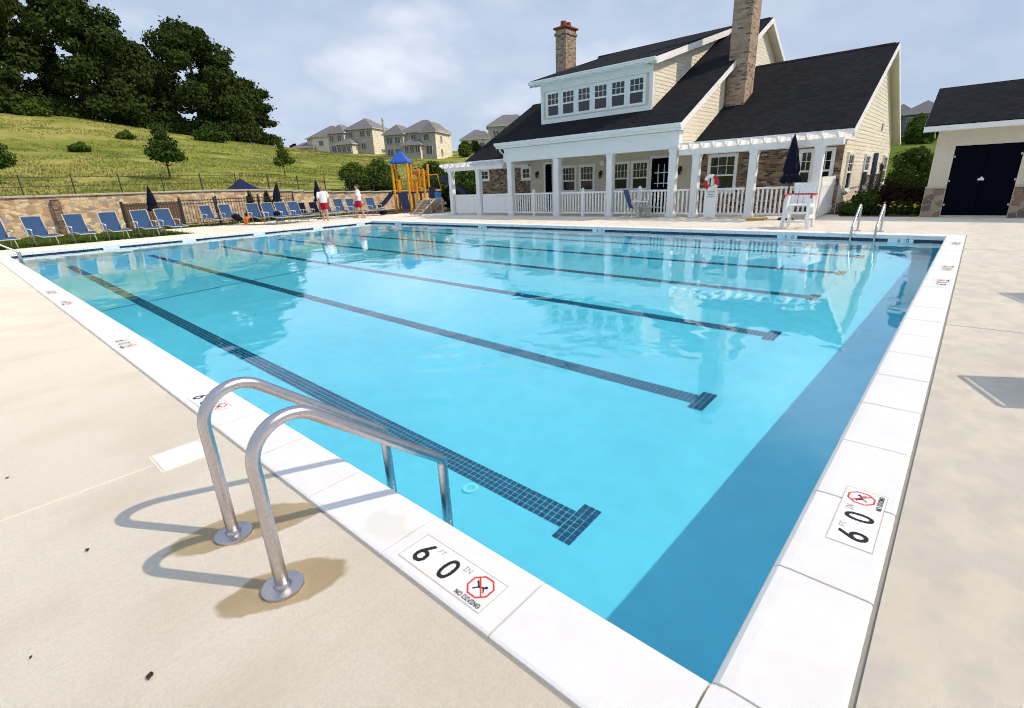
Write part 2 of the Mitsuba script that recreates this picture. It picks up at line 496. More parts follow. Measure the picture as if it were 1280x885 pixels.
def coping_run(o, u, out, L, start, end):
    n = max(1, round((end - start) / 0.612))
    step = (end - start) / n
    for k in range(n):
        a, b = start + k * step + J, start + (k + 1) * step - J
        m = MB().prism(prof, np.array(o) + np.array(u) * a, out, (0, 0, 1), np.array(u) * (b - a))
        dz = rng.normal(0, 0.0006)
        m.v[0][:, 2] += dz
        put('pool_coping', 'coping_stone', m, 'coping')


coping_run((0, 0, 0), (0, 1, 0), (-1, 0, 0), PL, 0, PL)
coping_run((0, 0, 0), (1, 0, 0), (0, -1, 0), PW, 0, PW)
coping_run((PW, 0, 0), (0, 1, 0), (1, 0, 0), PL, 0, PL)
coping_run((0, PL, 0), (1, 0, 0), (0, 1, 0), PW, 0, PW)
for cx, cy, sx, sy in ((0, 0, -1, -1), (PW, 0, 1, -1), (0, PL, -1, 1), (PW, PL, 1, 1)):
    e = -J
    def corner(r, z0, z1, c, k):
        lo, hi = max(J, 0.0), .32 - c
        pts = [(lo, lo), (lo, hi), (hi, hi), (hi, lo)] if k <= lo + .001 else [(lo, k), (lo, hi), (hi, hi), (hi, lo), (k, lo), (k * .75 + lo * .25, k * .75 + lo * .25)]
        return MB().prism(pts, (cx, cy, z0), (sx, 0, 0), (0, sy, 0), (0, 0, z1 - z0))
    a = corner(0, -.088, -.028, 0, 0.0)
    m = MB().add(a.v[0], a.f[0])
    for z0, z1, c, k in ((-.028, -.010, 0.0, .003), (-.010, -.002, .003, .013), (-.002, .0045, .006, .035)):
        b = corner(0, z0, z1, c, k); m.add(b.v[0], b.f[0])
    put('pool_coping', 'corner_stone', m, 'coping', label='coping stone at a corner of the pool')

# lane lines: navy tiles set in the floor
TS = 0.050
line_x = [1.22, 3.38, 5.62, 7.80, 9.92, 11.95]


def tile_at(x, y, s=TS - .007):
    z = floor_z(np.array([x - s / 2, x + s / 2, x + s / 2, x - s / 2]), np.array([y - s / 2, y - s / 2, y + s / 2, y + s / 2])) + .004
    v = np.array([[x - s / 2, y - s / 2, z[0]], [x + s / 2, y - s / 2, z[1]], [x + s / 2, y + s / 2, z[2]], [x - s / 2, y + s / 2, z[3]]])
    w = v.copy(); w[:, 2] -= .008
    return np.vstack([v, w]), np.array([[0, 1, 2, 3], [1, 0, 4, 5], [2, 1, 5, 6], [3, 2, 6, 7], [0, 3, 7, 4]])


for k, lx in enumerate(line_x):
    t = struct('lane_line', MB().add(*grid(np.linspace(lx - 2 * TS, lx + 2 * TS, 3), np.linspace(1.3, PL - 1.2, 60), lambda x, y: floor_z(x, y) + .0015)), 'plaster',
               label='navy tiled lane line on the pool floor')
    cells = [(lx + (i - 3.5) * TS, 1.24 + (j + .5) * TS) for j in range(3) for i in range(8)]
    nrow = int((PL - 1.2 - 1.24 - 3 * TS) / TS)
    cells += [(lx + (i - 1.5) * TS, 1.24 + (j + 3.5) * TS) for j in range(nrow) for i in range(4)]
    near = 300 if k == 0 else (24 if k == 1 else 0)
    rest = MB()
    for q, (x, y) in enumerate(cells):
        if q < near: put(t, 'tile', MB().add(*tile_at(x, y)), 'pool_tile')
        else: rest.add(*tile_at(x, y))
    put(t, 'tile_rows', rest, 'pool_tile', kind='stuff')
bl = MB()
for i in range(int(PW / TS)):
    bl.add(*tile_at((i + .5) * TS, 12.2, TS - .006))
struct('break_line', bl, 'pool_tile', label='thin navy tile line across the floor where it starts to slope')

ring = MB()
for i in range(20):
    a0, a1 = 2 * np.pi * i / 20, 2 * np.pi * (i + 1) / 20
    z0 = float(floor_z(1.05, 2.2)) + .006
    ring.quad(*[(1.05 + r * math.cos(a), 2.2 + r * math.sin(a), z0) for r, a in ((.065, a0), (.065, a1), (.035, a1), (.035, a0))])
solo('floor_fitting', ring, 'marker_tile', 'small white round fitting on the pool floor beside the nearest lane line', 'pool fitting')

# white depth tiles set in the waterline band
for k, (x, y, d, where) in enumerate([(PW, 3.05, 'x', 'below the lifeguard chair'), (PW, .75, 'x', 'just right of the far ladder'), (PW, 8.6, 'x', 'before the lone lounger at the railing'), (PW, 13.9, 'x', 'in front of the middle of the porch'),
                                      (PW, 19.4, 'x', 'in front of the left pergola'), (2.6, PL, 'y', 'before the third lounger from the left'), (5.0, PL, 'y', 'in front of the brown gate panel'), (7.6, PL, 'y', 'in front of the picket fence'),
                                      (10.2, PL, 'y', 'in front of the middle row of loungers'), (12.4, PL, 'y', 'below the two people, by the far corner')]):
    t = thing('waterline_marker', f'white depth tiles in the navy waterline band {where}', 'depth marker', 'depth tiles in the waterline band')
    for j in range(3):
        o = (j - 1) * .154
        m = B(x - .009, x - .003, y + o - .075, y + o + .075, -.19, -.090) if d == 'x' else B(x + o - .075, x + o + .075, y - .009, y - .003, -.19, -.090)
        put(t, 'tile', m, 'marker_tile')
    if d == 'x':
        for j, ch in ((1, '6'), (0, '0')):
            tm = meshkit.text_mesh(ch, .066, .002, True)
            v = tm.vertices; o = (j - .62) * .154
            put(t, 'numeral', MB().add(np.stack([x - .0095 - v[:, 2], y + o - v[:, 0], -.148 + v[:, 1]], 1), tm.faces), 'ink')

# depth markers on the coping


def depth_marker(o, u, w, label):
    """o: corner of the strip that is nearest the reader's left and lower end; u: reading direction; w: up of the letters"""
    o, u, w = (np.array(k, float) for k in (o, u, w))
    t = thing('depth_marker', label, 'depth marker')
    zt = .0045

    def at(m, a, b, z):
        v = np.asarray(m.vertices)
        return MB().add(o + (v[:, :1] + a) * u + (v[:, 1:2] + b) * w + np.stack([0 * v[:, 2], 0 * v[:, 2], v[:, 2] + z], 1), m.faces if np.cross(u, w)[2] > 0 else m.faces[:, ::-1])
    S = .1524
    for j in range(3):
        m = trimesh.creation.box((S - .003, S - .003, .006)); m.apply_translation((S / 2, S / 2, 0))
        put(t, 'tile', at(m, j * S, 0, zt - .0015), 'marker_tile')
    z1 = zt + .0016
    bd = MB()
    for a0, a1, b0, b1 in ((-.004, 3 * S + .004, -.004, -.001), (-.004, 3 * S + .004, S + .001, S + .004), (-.004, -.001, -.004, S + .004), (3 * S + .001, 3 * S + .004, -.004, S + .004)):
        b = trimesh.creation.box((a1 - a0, b1 - b0, .002)); b.apply_translation(((a0 + a1) / 2, (b0 + b1) / 2, 0)); q = at(b, 0, 0, zt); bd.add(q.v[0], q.f[0])
    put(t, 'joint', bd, 'grout')
    tm = meshkit.text_mesh('6', .098, .0012, True); tm.vertices[:, 0] *= .92
    put(t, 'numeral', at(tm, .032, .024, z1), 'ink')
    tm = meshkit.text_mesh('0', .098, .0012, True); tm.vertices[:, 0] *= .82
    put(t, 'numeral', at(tm, S + .030, .024, z1), 'ink')
    put(t, 'unit_text', at(meshkit.text_mesh('FT', .022, .0012), .113, .108, z1), 'grey_ink')
    put(t, 'unit_text', at(meshkit.text_mesh('IN', .026, .0012), S + .112, .104, z1), 'grey_ink')
    ang = np.radians(22.5 + 45 * np.arange(8))
    oct_ = shapely.Polygon(np.stack([.056 * np.cos(ang), .056 * np.sin(ang)], 1))
    sign = oct_.difference(oct_.buffer(-.0065))
    sl = shapely.LineString([(-.036, .036), (.036, -.036)]).buffer(.0028, cap_style='flat')
    for nm, sh, mt, dz in (('prohibition_ring', sign, 'red_ink', 0), ('prohibition_slash', sl, 'red_ink', .0006)):
        m = trimesh.creation.extrude_polygon(sh, .0012, engine='earcut')
        put(t, nm, at(m, 2 * S + .078, .088, z1 + dz), mt)
    fig = shapely.unary_union([shapely.Point(.020, .010).buffer(.0065), shapely.LineString([(.014, .004), (-.006, -.004), (-.028, .016)]).buffer(.0034),
                               shapely.LineString([(.012, .002), (.026, -.014)]).buffer(.0028), shapely.LineString([(-.006, -.004), (-.020, -.022)]).buffer(.003)])
    put(t, 'diver_figure', at(trimesh.creation.extrude_polygon(fig, .0012, engine='earcut'), 2 * S + .078, .088, z1 - .0003), 'ink')
    tm = meshkit.text_mesh('NO DIVING', .019, .0012, True); tm.vertices[:, 0] *= .125 / tm.extents[0]
    put(t, 'warning_text', at(tm, 2 * S + .014, .008, z1), 'ink')


for y1, lab in ((1.165, '6 0 no diving tiles in the nearest coping, right of the steel ladder'), (3.80, 'depth tiles in the white coping just behind the left ladder rail'),
                (6.25, 'depth marker tiles in the left coping, third one counted from the near corner'), (9.75, 'depth marker tiles in the left coping, fourth one counted from the near corner'),
                (11.2, 'depth marker tiles in the left coping, farthest one along the left side')):
    depth_marker((-.2735, y1, 0), (0, -1, 0), (1, 0, 0), lab)
for x0, lab in ((.90, '6 0 no diving tiles in the right coping, nearest the camera'), (6.95, 'depth marker tiles in the right coping towards the far end, the nearer of the two'),
                (8.2, 'depth marker tiles in the right coping in front of the storage shed'), (11.4, 'depth marker tiles in the right coping at the far corner')):
    depth_marker((x0, -.2755, 0), (1, 0, 0), (0, 1, 0), lab)

# ------------------------------------------------------------------ deck and terrain
dk = shapely.box(-26, -26, 19.25, 23.7).union(shapely.box(12.0, 18, 17.2, 24.4)).union(shapely.box(10.5, 23, 18.2, 27.6)).difference(shapely.box(-.335, -.335, PW + .335, PL + .335))
struct('pool_deck', MB().prism(dk, (0, 0, -.12), (1, 0, 0), (0, 1, 0), (0, 0, .121)), 'deck', label='beige concrete deck round the pool')
put('pool_deck', 'caulk_joint', MB().prism(shapely.box(-.336, -.336, PW + .336, PL + .336).difference(shapely.box(-.319, -.319, PW + .319, PL + .319)), (0, 0, -.1), (1, 0, 0), (0, 1, 0), (0, 0, .094)), 'caulk')
for y in (2.845, 8.95, 15.05):
    put('pool_deck', 'sealant_joint', B(-9 if y > 3 else -8, -.72 if y < 3 else -.335, y - .006, y + .006, -.02, .0035), 'sealant')
for x in (4.9, 10.9):
    put('pool_deck', 'sealant_joint', B(x - .004, x + .004, -9, -.335, -.02, .003), 'caulk')

PTS = np.array([(-10, 31.9, 1.1), (0, 31.9, 1.25), (10, 31.9, 1.25), (20, 31.9, 1.0), (30, 31.9, 0.9), (45, 33, 1.2), (7.8, 92.7, 12.7), (12.6, 93.9, 12.8), (18.3, 93.4, 12.0), (24.1, 94.5, 11.2),
                (31.5, 97.2, 10.7), (45.8, 101.4, 9.9), (4.2, 65, 5.9), (10.8, 60.7, 5.4), (18.1, 58.7, 5), (25.5, 58.2, 4.3), (64.7, 119.9, 10), (66.8, 109.3, 8.9), (73, 93.8, 7.3), (84.8, 80.6, 6.6),
                (33.7, 56.5, 3.4), (38.8, 50.7, 2.8), (79.2, 7.5, 5.0), (81.4, 4.9, 4.4), (45.2, 3.9, 1.7), (10.6, 42.3, 2.7), (2.2, 43.7, 2.73), (20.9, 46.9, 2.93), (-20, 95, 13.5), (-60, 90, 14), (-20, 60, 6),
                (76, 156, 13.9), (80, 152, 13.4), (76, 140, 12.1), (78.6, 112.2, 9.1), (88.9, 100.4, 8.1), (110, 117.6, 11.1), (101, 95.7, 9.5), (120.6, 10.3, 7.0), (120, -40, 6), (60, -40, 1), (30, 2, .2), (36, 15, .6),
                (-60, 30, .8), (10, 140, 13), (40, 150, 13.2), (160, 160, 15), (0, 200, 14), (200, 60, 13), (45, 20, 1.2), (50, 40, 2.4), (200, -60, 10), (33, -10, .2), (60, 20, 2.8)], float)
RB = RBFInterpolator(PTS[:, :2], PTS[:, 2], kernel='linear', smoothing=0.2)


def terrain_z(x, y):
    q = np.stack([np.ravel(x), np.ravel(y)], 1)
    z = RB(q).reshape(np.shape(x))
    z = z + (meshkit.fbm(np.stack([x * .12, y * .12, 0 * x], -1), 3, seed=2) - .5) * np.clip((y - 36) / 40, 0, 1) * 0.4
    # level ground round the pool and in front of the retaining wall, up to the house
    flat = (y < 31.6) & (x < 36)
    w = np.clip((x - 31) / 25, 0, 1)
    return np.where(y < 31.6, np.where(x < 31, -.03, -.03 * (1 - w) + w * z), z)


gx = np.unique(np.concatenate([np.linspace(-130, -20, 12), np.linspace(-20, 50, 71), np.linspace(50, 130, 41), np.linspace(130, 420, 16)]))
gy = np.unique(np.concatenate([np.linspace(-130, -20, 12), np.linspace(-20, 31.5, 53), np.linspace(31.62, 130, 99), np.linspace(130, 420, 16)]))


def terr(x, y):
    z = terrain_z(x, y)
    inside = (x > -25) & (x < 18.4) & (y > -25) & (y < 22.6)
    return np.where(inside, -3.0, z)


struct('hillside', MB().add(*grid(gx, gy, terr)), 'grass', smooth=True, label='yellow green grass hillside rising behind the pool')


def blades(pts, h, w, seed):
    r = np.random.default_rng(seed)
    n = len(pts)
    a = r.uniform(0, 2 * np.pi, n); hh = h * r.uniform(.5, 1.25, n); ww = w * r.uniform(.6, 1.3, n)
    d = np.stack([np.cos(a), np.sin(a), 0 * a], 1) * ww[:, None]
    lean = np.stack([r.normal(0, .35, n) * hh, r.normal(0, .35, n) * hh, hh], 1)
    v = np.stack([pts - d, pts + d, pts + lean], 1).reshape(-1, 3)
    return v, np.arange(3 * n).reshape(-1, 3)


r_ = np.random.default_rng(11)
px = r_.uniform(-6, 60, 70000); py = 32.3 + (r_.uniform(0, 1, 70000) ** 1.4) * 62
keep = meshkit.fbm(np.stack([px * .3, py * .3, 0 * px], -1), 3, seed=6) > .38
px, py = px[keep], py[keep]
scene['meadow_grass'] = ply(MB().add(*blades(np.stack([px, py, terrain_z(px, py) - .02], 1), .17, .045, 5)).get(), 'grass_blade')
labels['meadow_grass'] = {'kind': 'stuff', 'label': 'long dry meadow grass on the hillside', 'category': 'grass'}
px = r_.uniform(-8, 30, 60000); py = r_.uniform(23.75, 31.1, 60000)
ok = ~((px > 10.2) & (py < 27.9) & (px < 18.4)) & ((px < 5.9) | (py > 29.0) | (px > 18.6))
px, py = px[ok], py[ok]
scene['lawn_grass'] = ply(MB().add(*blades(np.stack([px, py, 0 * px - .03], 1), .09, .016, 6)).get(), 'lawn_blade')
labels['lawn_grass'] = {'kind': 'stuff', 'label': 'short lawn grass between the deck and the stone wall', 'category': 'grass'}
struct('gravel_path', B(5.9, 18.6, 23.705, 29.0, -.1, -.012), 'deck', label='concrete terrace under the middle loungers')

# ------------------------------------------------------------------ stone retaining wall and the fence on it
RX0, RX1 = -14.0, 27.0
t = thing('retaining_wall', 'long tan rubble stone retaining wall behind the loungers', 'wall')
xs, zs = np.arange(RX0, RX1 + .01, .07), np.linspace(-.2, 1.66, 30)


def wall_y(X, Z):
    return 31.35 - 0.05 * meshkit.fbm(np.stack([X * 3.4, Z * 5, 0 * X], -1), 3, seed=12)


def wall_top(x):
    return np.interp(x, [-14, 4, 9, 12, 16, 20, 27], [1.70, 1.72, 1.72, 1.66, 1.42, 1.27, 1.15])


X, Z = np.meshgrid(xs, np.linspace(0, 1, 28), indexing='ij')
Zr = -.2 + Z * (wall_top(X) + .2)
Y = wall_y(X, Zr)
n, m = X.shape
i, j = np.meshgrid(np.arange(n - 1), np.arange(m - 1), indexing='ij')
q = np.stack([i * m + j, (i + 1) * m + j, (i + 1) * m + j + 1, i * m + j + 1], -1).reshape(-1, 4)
face = MB().add(np.stack([X, Y, Zr], -1).reshape(-1, 3), q)
put(t, 'stone_face', face, 'rubble', smooth=60)
x = RX0; k = 0
while x < RX1:
    x2 = min(x + rng.uniform(.7, 1.1), RX1)
    xm = (x + x2) / 2; zt = float(wall_top(xm))
    put(t, 'cap_stone', B(x + .006, x2 - .006, 31.24 + rng.normal(0, .01), 31.95, zt - .02, zt + .07 + rng.normal(0, .005), c=.012), 'cap_stone')
    x = x2
put(t, 'pier', B(2.55, 2.85, 31.1, 31.4, -.1, 1.6, c=.02), 'brick', label='darker brown strip of the stone wall behind the second lounger')

t = thing('wall_fence', 'black metal post and rail fence along the top of the stone wall', 'fence')
posts = np.arange(-13, 30, 1.85)
for k, x in enumerate(posts):
    zb = float(wall_top(min(x, 27))) - .1
    put(t, 'post', B(x - .022, x + .022, 32.025, 32.075, zb - .3, zb + 1.02), 'black_metal')
    put(t, 'post_cap', MB().cone((x, 32.05), .045, .01, zb + 1.02, zb + 1.09, 6), 'black_metal')
    if k + 1 < len(posts):
        x2 = posts[k + 1]; zc = float(wall_top(min(x2, 27))) - .1
        for h in (.12, .55, .95):
            put(t, 'rail', MB().bar((x, 32.05, zb + h), (x2, 32.05, zc + h), .02, .022), 'black_metal')
# picket fence and gate between lawn and terrace
t = thing('picket_fence', 'black picket fence crossing the lawn in front of the stone wall', 'fence')
for k, x in enumerate(np.arange(7.35, 13.2, .14)):
    put(t, 'picket', B(x - .010, x + .010, 29.79, 29.81, .03, 1.34), 'black_metal')
for h in (.14, 1.12, 1.27):
    put(t, 'rail', B(7.3, 13.2, 29.775, 29.788, h - .018, h + .018), 'black_metal')
for x in (7.28, 9.0, 11.2, 13.2):
    put(t, 'post', B(x - .035, x + .035, 29.76, 29.84, 0, 1.45), 'black_metal')
t = thing('gate_panel', 'dark brown slatted gate panel before the stone wall, left of the picket fence', 'gate')
for k, x in enumerate(np.arange(4.86, 7.2, .115)):
    put(t, 'slat', B(x, x + .10, 29.5, 29.52 + .004 * (k % 2), .06, 1.27), 'brown_panel')
for x in (4.80, 7.2):
    put(t, 'post', B(x - .05, x + .05, 29.47, 29.57, 0, 1.36), 'black_metal')
for h in (.2, 1.15):
    put(t, 'rail', B(4.85, 7.15, 29.53, 29.57, h - .04, h + .04), 'black_metal')
t = thing('fence_post', 'single dark slanting post standing in the lawn by the small loungers', 'post')
put(t, 'shaft', MB().bar((8.55, 28.4, 0), (8.42, 28.4, 1.35), .07, .07), 'black_metal')
put(t, 'cap', MB().cone((8.42, 28.4), .06, .012, 1.345, 1.42, 8), 'black_metal')

# ------------------------------------------------------------------ steel ladder


def smooth_path(pts, rad, n=7):
    pts = [np.array(p, float) for p in pts]
    out = [pts[0]]
    for a, b, c, r in zip(pts[:-2], pts[1:-1], pts[2:], rad):
        u, v = (a - b) / np.linalg.norm(a - b), (c - b) / np.linalg.norm(c - b)
        half = math.acos(np.clip(u @ v, -1, 1)) / 2
        d = r / math.tan(half)
        p, q = b + u * d, b + v * d
        bis = (u + v) / np.linalg.norm(u + v); ctr = b + bis * r / math.sin(half)
        e0, e1 = (p - ctr) / r, (q - ctr) / r
        w = math.acos(np.clip(e0 @ e1, -1, 1))
        for s in np.linspace(0, 1, n * 2):
            out.append(ctr + r * (math.sin((1 - s) * w) * e0 + math.sin(s * w) * e1) / math.sin(w))
    out.append(pts[-1])
    return np.array(out)


def ladder(ys, label, fx=lambda p: p, zb=-.95):
    t = thing('pool_ladder', label, 'ladder')
    for y in ys:
        path = smooth_path([(-.66, y, -.02), (-.665, y, .83), (.15, y, .175), (.155, y, zb)], (.145, .05), 9)
        dense = []
        for a, b in zip(path[:-1], path[1:]):
            k = max(1, int(np.linalg.norm(b - a) / .06))
            dense += [a + (b - a) * s / k for s in range(k)]
        dense = np.array(dense + [path[-1]])
        put(t, 'handrail', MB().tube(fx(dense), 0.0243, 24), 'steel', smooth=True)
        d = fx(np.array([[-.66, y, 0]]))[0]
        fl = MB().tube([[d[0], d[1], .0], [d[0], d[1], .012], [d[0], d[1], .016]], [.076, .076, .069], 36)
        put(t, 'floor_flange', fl, 'steel', smooth=30)
        put(t, 'collar', MB().tube([[d[0], d[1], .014], [d[0], d[1], .030]], [.033, .028], 24), 'steel', smooth=30)
    for z in (-.42, -.70):
        p, q = fx(np.array([[.165, ys[0], z], [.165, ys[1], z]]))
        put(t, 'tread', MB().bar(p, q, .09, .03), 'plastic')
    return t


ladder((1.85, 1.37), 'polished steel pool ladder with two bent rails in the foreground, standing in damp patches')
ladder((1.68, 1.22), 'steel pool ladder rails at the far end of the pool in front of the shrubs', lambda p: np.stack([PW - p[:, 0], p[:, 1], p[:, 2] * .93], 1), -.3)
ladder((19.45, 19.95), 'steel ladder rail at the far left corner of the pool, cut by the picture edge', lambda p: p * [1, 1, .9], -.4)

t = thing('skimmer_lid', 'square white skimmer lid set in the deck beside the left coping', 'lid')
put(t, 'lid', B(-.70, -.46, 2.725, 2.965, -.01, .0065, c=.003), 'plastic')
put(t, 'rim', MB().prism(shapely.box(-.715, 2.71, -.445, 2.98).difference(shapely.box(-.7035, 2.7215, -.4565, 2.9685)), (0, 0, -.01), (1, 0, 0), (0, 1, 0), (0, 0, .014)), 'sealant')

for k, (x, y, s, lab) in enumerate([(-1.10, 1.33, .030, 'dark dead leaf on the deck at the bottom left'), (-1.11, 2.24, .022, 'small dark dead leaf on the deck left of the ladder shadow'),
                                    (-1.28, 3.35, .018, 'tiny dark bit of leaf on the deck above the sealant joint'), (-1.3, 5.0, .02, 'tiny dry leaf on the deck farther along the left side'),
                                    (-1.34, 1.72, .012, 'crumb of dry leaf on the deck near the left edge')]):
    a = rng.uniform(0, 3)
    m = MB()
    for i in range(6):
        s0, s1 = i / 6, (i + 1) / 6
        w0, w1 = .35 * s * math.sin(math.pi * s0), .35 * s * math.sin(math.pi * s1)
        P = lambda u, w, z: (x + s * (u - .5) * math.cos(a) - w * math.sin(a), y + s * (u - .5) * math.sin(a) + w * math.cos(a), .003 + z)
        m.quad(P(s0, -w0, .006), P(s1, -w1, .006), P(s1, 0, .001), P(s0, 0, .001)); m.quad(P(s0, 0, .001), P(s1, 0, .001), P(s1, w1, .006), P(s0, w0, .006))
    solo('dead_leaf', m, 'dead_leaf', lab, 'leaf')

# ------------------------------------------------------------------ pool house
H = thing('pool_house', 'cream sided pool house with dark shingle roofs, long dormer and white columned porch', 'house')
SL, EX, EZ = .535, 16.75, 3.20           # slope, eave line of the main roof
RXM = 25.45; RZM = EZ + SL * (RXM - EX)  # main ridge
WX, WEZ = 18.80, 2.66                    # eave of the two wings
RXW = 24.9; RZW = WEZ + SL * (RXW - WX)
GY, GYW = 8.05, 3.20                     # gable walls: main part, right wing
YL, YLW = 16.25, 20.55                   # left ends
FX = 19.30                               # front wall


def slab(m, pts, th):
    p = np.array(pts, float)
    n = np.cross(p[1] - p[0], p[3] - p[0]); n /= np.linalg.norm(n)
    if n[2] < 0: n = -n
    v = np.vstack([p, p - n * th])
    f = [[0, 1, 2, 3], [7, 6, 5, 4]] + [[i, i + 4, (i + 1) % 4 + 4, (i + 1) % 4] for i in range(4)]
    return m.add(v, f)


def roof_pair(y0, y1, ex, ez, rx, rz, th=.07):
    m = MB()
    slab(m, [(ex, y0, ez), (ex, y1, ez), (rx, y1, rz), (rx, y0, rz)], th)
    slab(m, [(rx, y0, rz), (rx, y1, rz), (2 * rx - ex, y1, ez), (2 * rx - ex, y0, ez)], th)
    for y in np.arange(y0 + .12, y1 - .1, .25):
        m.add(*(lambda b: (b.v[0], b.f[0]))(MB().prism([(-.15, -.15 * SL), (0, 0), (.15, -.15 * SL), (.15, -.15 * SL + .02), (0, .025), (-.15, -.15 * SL + .02)], (rx, y, rz + .003 * (int(y * 4) % 2)), (1, 0, 0), (0, 0, 1), (0, .243, 0))))
    return m


put(H, 'main_roof', roof_pair(7.74, 16.52, EX, EZ, RXM, RZM), 'shingle')
put(H, 'right_wing_roof', roof_pair(2.93, GY, WX, WEZ, RXW, RZW), 'shingle')
put(H, 'left_wing_roof', roof_pair(YL, 20.86, WX, WEZ, RXW, RZW), 'shingle')


def window(t, axis, c, a0, a1, z0, z1, split=.5, cols=3, rows=2, case=.085, lower=True, sill=True, mat='white'):
    """axis 'x': on a wall that faces -x at x=c (a = y); axis 'y': faces -y (a = x)"""
    def bx(m, a, b, z, w, d0, d1):
        return m.box(c - d1, c - d0, a, b, z, w) if axis == 'x' else m.box(a, b, c - d1, c - d0, z, w)
    m = MB()
    bx(m, a0, a0 + case, z0, z1, -.02, .045); bx(m, a1 - case, a1, z0, z1, -.02, .045)
    bx(m, a0 + case, a1 - case, z1 - case, z1, -.02, .048); bx(m, a0 + case, a1 - case, z0, z0 + case * .7, -.02, .048)
    if sill: bx(m, a0 - .03, a1 + .03, z0 - .045, z0 - .002, -.02, .075)
    i0, i1, j0, j1 = a0 + case, a1 - case, z0 + case * .7, z1 - case
    zs = j0 + (j1 - j0) * split
    if lower: bx(m, i0, i1, zs - .03, zs + .03, -.01, .036)
    s = .03
    bx(m, i0, i0 + s, j0, j1, -.01, .030); bx(m, i1 - s, i1, j0, j1, -.01, .030); bx(m, i0 + s, i1 - s, j1 - s, j1, -.01, .030); bx(m, i0 + s, i1 - s, j0, j0 + s, -.01, .030)
    lo = zs if lower else j0
    for k in range(1, cols):
        a = i0 + (i1 - i0) * k / cols; bx(m, a - .010, a + .010, lo, j1, 0, .024)
    for k in range(1, rows):
        z = lo + (j1 - lo) * k / rows; bx(m, i0, i1, z - .010, z + .010, 0, .021)
    w = put(t, 'window', m, mat)
    for p, q in (((j0, zs), (zs, j1)) if lower else ((j0, j1),)):
        scene[numbered(w + '__pane')] = ply(bx(MB(), i0, i1, p, q, .004, .012).get(), 'glass')
    return w


# walls
put(H, 'brick_wall', B(FX, FX + .25, GYW + .01, GY - .02, .0, 2.62), 'brick', label='brown stone wall of the right wing under the white pergola')
put(H, 'brick_wall', B(FX, FX + .25, 16.63, YLW, .0, 2.62), 'brick', label='brown stone wall of the left wing under the left pergola')
put(H, 'porch_wall', B(FX, FX + .25, GY - .02, 16.63, .0, 2.75), 'stucco', label='shaded cream porch wall with doors and windows')
put(H, 'porch_ceiling', B(17.3, FX, GY + .1, YL, 2.70, 2.78), 'stucco')
put(H, 'back_wall', B(30.3, 30.5, GYW, YLW, 0, 2.5), 'siding')
put(H, 'left_wall', MB().prism([(FX + .25, 0), (30.3, 0), (30.3, 2.9), (RXW, RZW - .15), (FX + .25, 2.8)], (0, YLW, 0), (1, 0, 0), (0, 0, 1), (0, -.2, 0)), 'siding')
put(H, 'upper_left_wall', MB().prism([(17.3, 3.05), (33, 3.1), (RXM, RZM - .12)], (0, YL, 0), (1, 0, 0), (0, 0, 1), (0, -.15, 0)), 'siding')


def boards(t, name, y, lo, hi, z0, z1, exp=.135, cut=None):
    """clapboards on a wall that faces -y; lo(z), hi(z) give the ends along x"""
    pts = [(lo(z), z) for z in np.linspace(z0, z1, 60)] + [(hi(z), z) for z in np.linspace(z1, z0, 60)]
    w = put(t, name, MB().prism(pts, (0, y + .03, 0), (1, 0, 0), (0, 0, 1), (0, .12, 0)), 'siding')
    z = z0
    while z < z1 - .03:
        zt = min(z + exp, z1)
        a0, a1, b0, b1 = lo(z), lo(zt), hi(z), hi(zt)
        v = [(a0, y + .008, z), (b0, y + .008, z), (b1, y + .022, zt), (a1, y + .022, zt), (a0, y + .03, z), (b0, y + .03, z), (b1, y + .031, zt), (a1, y + .031, zt)]
        scene[numbered(w + '__siding_board')] = ply(MB().add(v, [[0, 1, 2, 3], [0, 4, 5, 1], [0, 3, 7, 4], [1, 5, 6, 2]]).get(), 'siding')
        z = zt
    return w


boards(H, 'main_gable_wall', GY, lambda z: max(17.12, EX + .1 + (z - EZ) / SL + .18), lambda z: 2 * RXM - EX - .1 - (z - EZ) / SL - .18, 2.42, RZM - .22)
boards(H, 'wing_gable_wall', GYW, lambda z: max(FX + .10, WX + (z - WEZ) / SL + .18), lambda z: min(30.5, 2 * RXW - WX - (z - WEZ) / SL - .18), .35, RZW - .22)
put(H, 'foundation', B(FX + .1, 30.5, GYW - .01, GYW + .2, 0, .35), 'brick')
put(H, 'corner_board', B(FX - .012, FX + .10, GYW - .012, GYW + .0, .0, 2.55), 'siding')

# white trim
tr = MB()
for y0, ex, ez, rx, rz in ((7.74, EX, EZ, RXM, RZM), (2.93, WX, WEZ, RXW, RZW)):
    d = .13
    for s in (1, -1):
        tr_ = MB().bar((rx - s * (rx - ex + .02), y0 - .02, ez - d), (rx + s * .02, y0 - .02, rz - d + .02), .035, .22, up=(0, 1, 0))
        # rake board and the soffit behind it
        put(H, 'rake_board', MB().prism([(0, -.24), (0, -.03), (rx - ex, rz - ez - .03), (rx - ex, rz - ez - .24)], (rx - s * (rx - ex), y0 - .035, ez), (s, 0, 0), (0, 0, 1), (0, .034, 0)), 'white')
        wy_ = (GY if y0 > 5 else GYW)
        put(H, 'rake_soffit', MB().prism([(0, -.20), (0, -.17), (rx - ex, rz - ez - .17), (rx - ex, rz - ez - .20)], (rx - s * (rx - ex), y0, ez), (s, 0, 0), (0, 0, 1), (0, wy_ - y0 + .02, 0)), 'siding' if s < 0 else 'white')
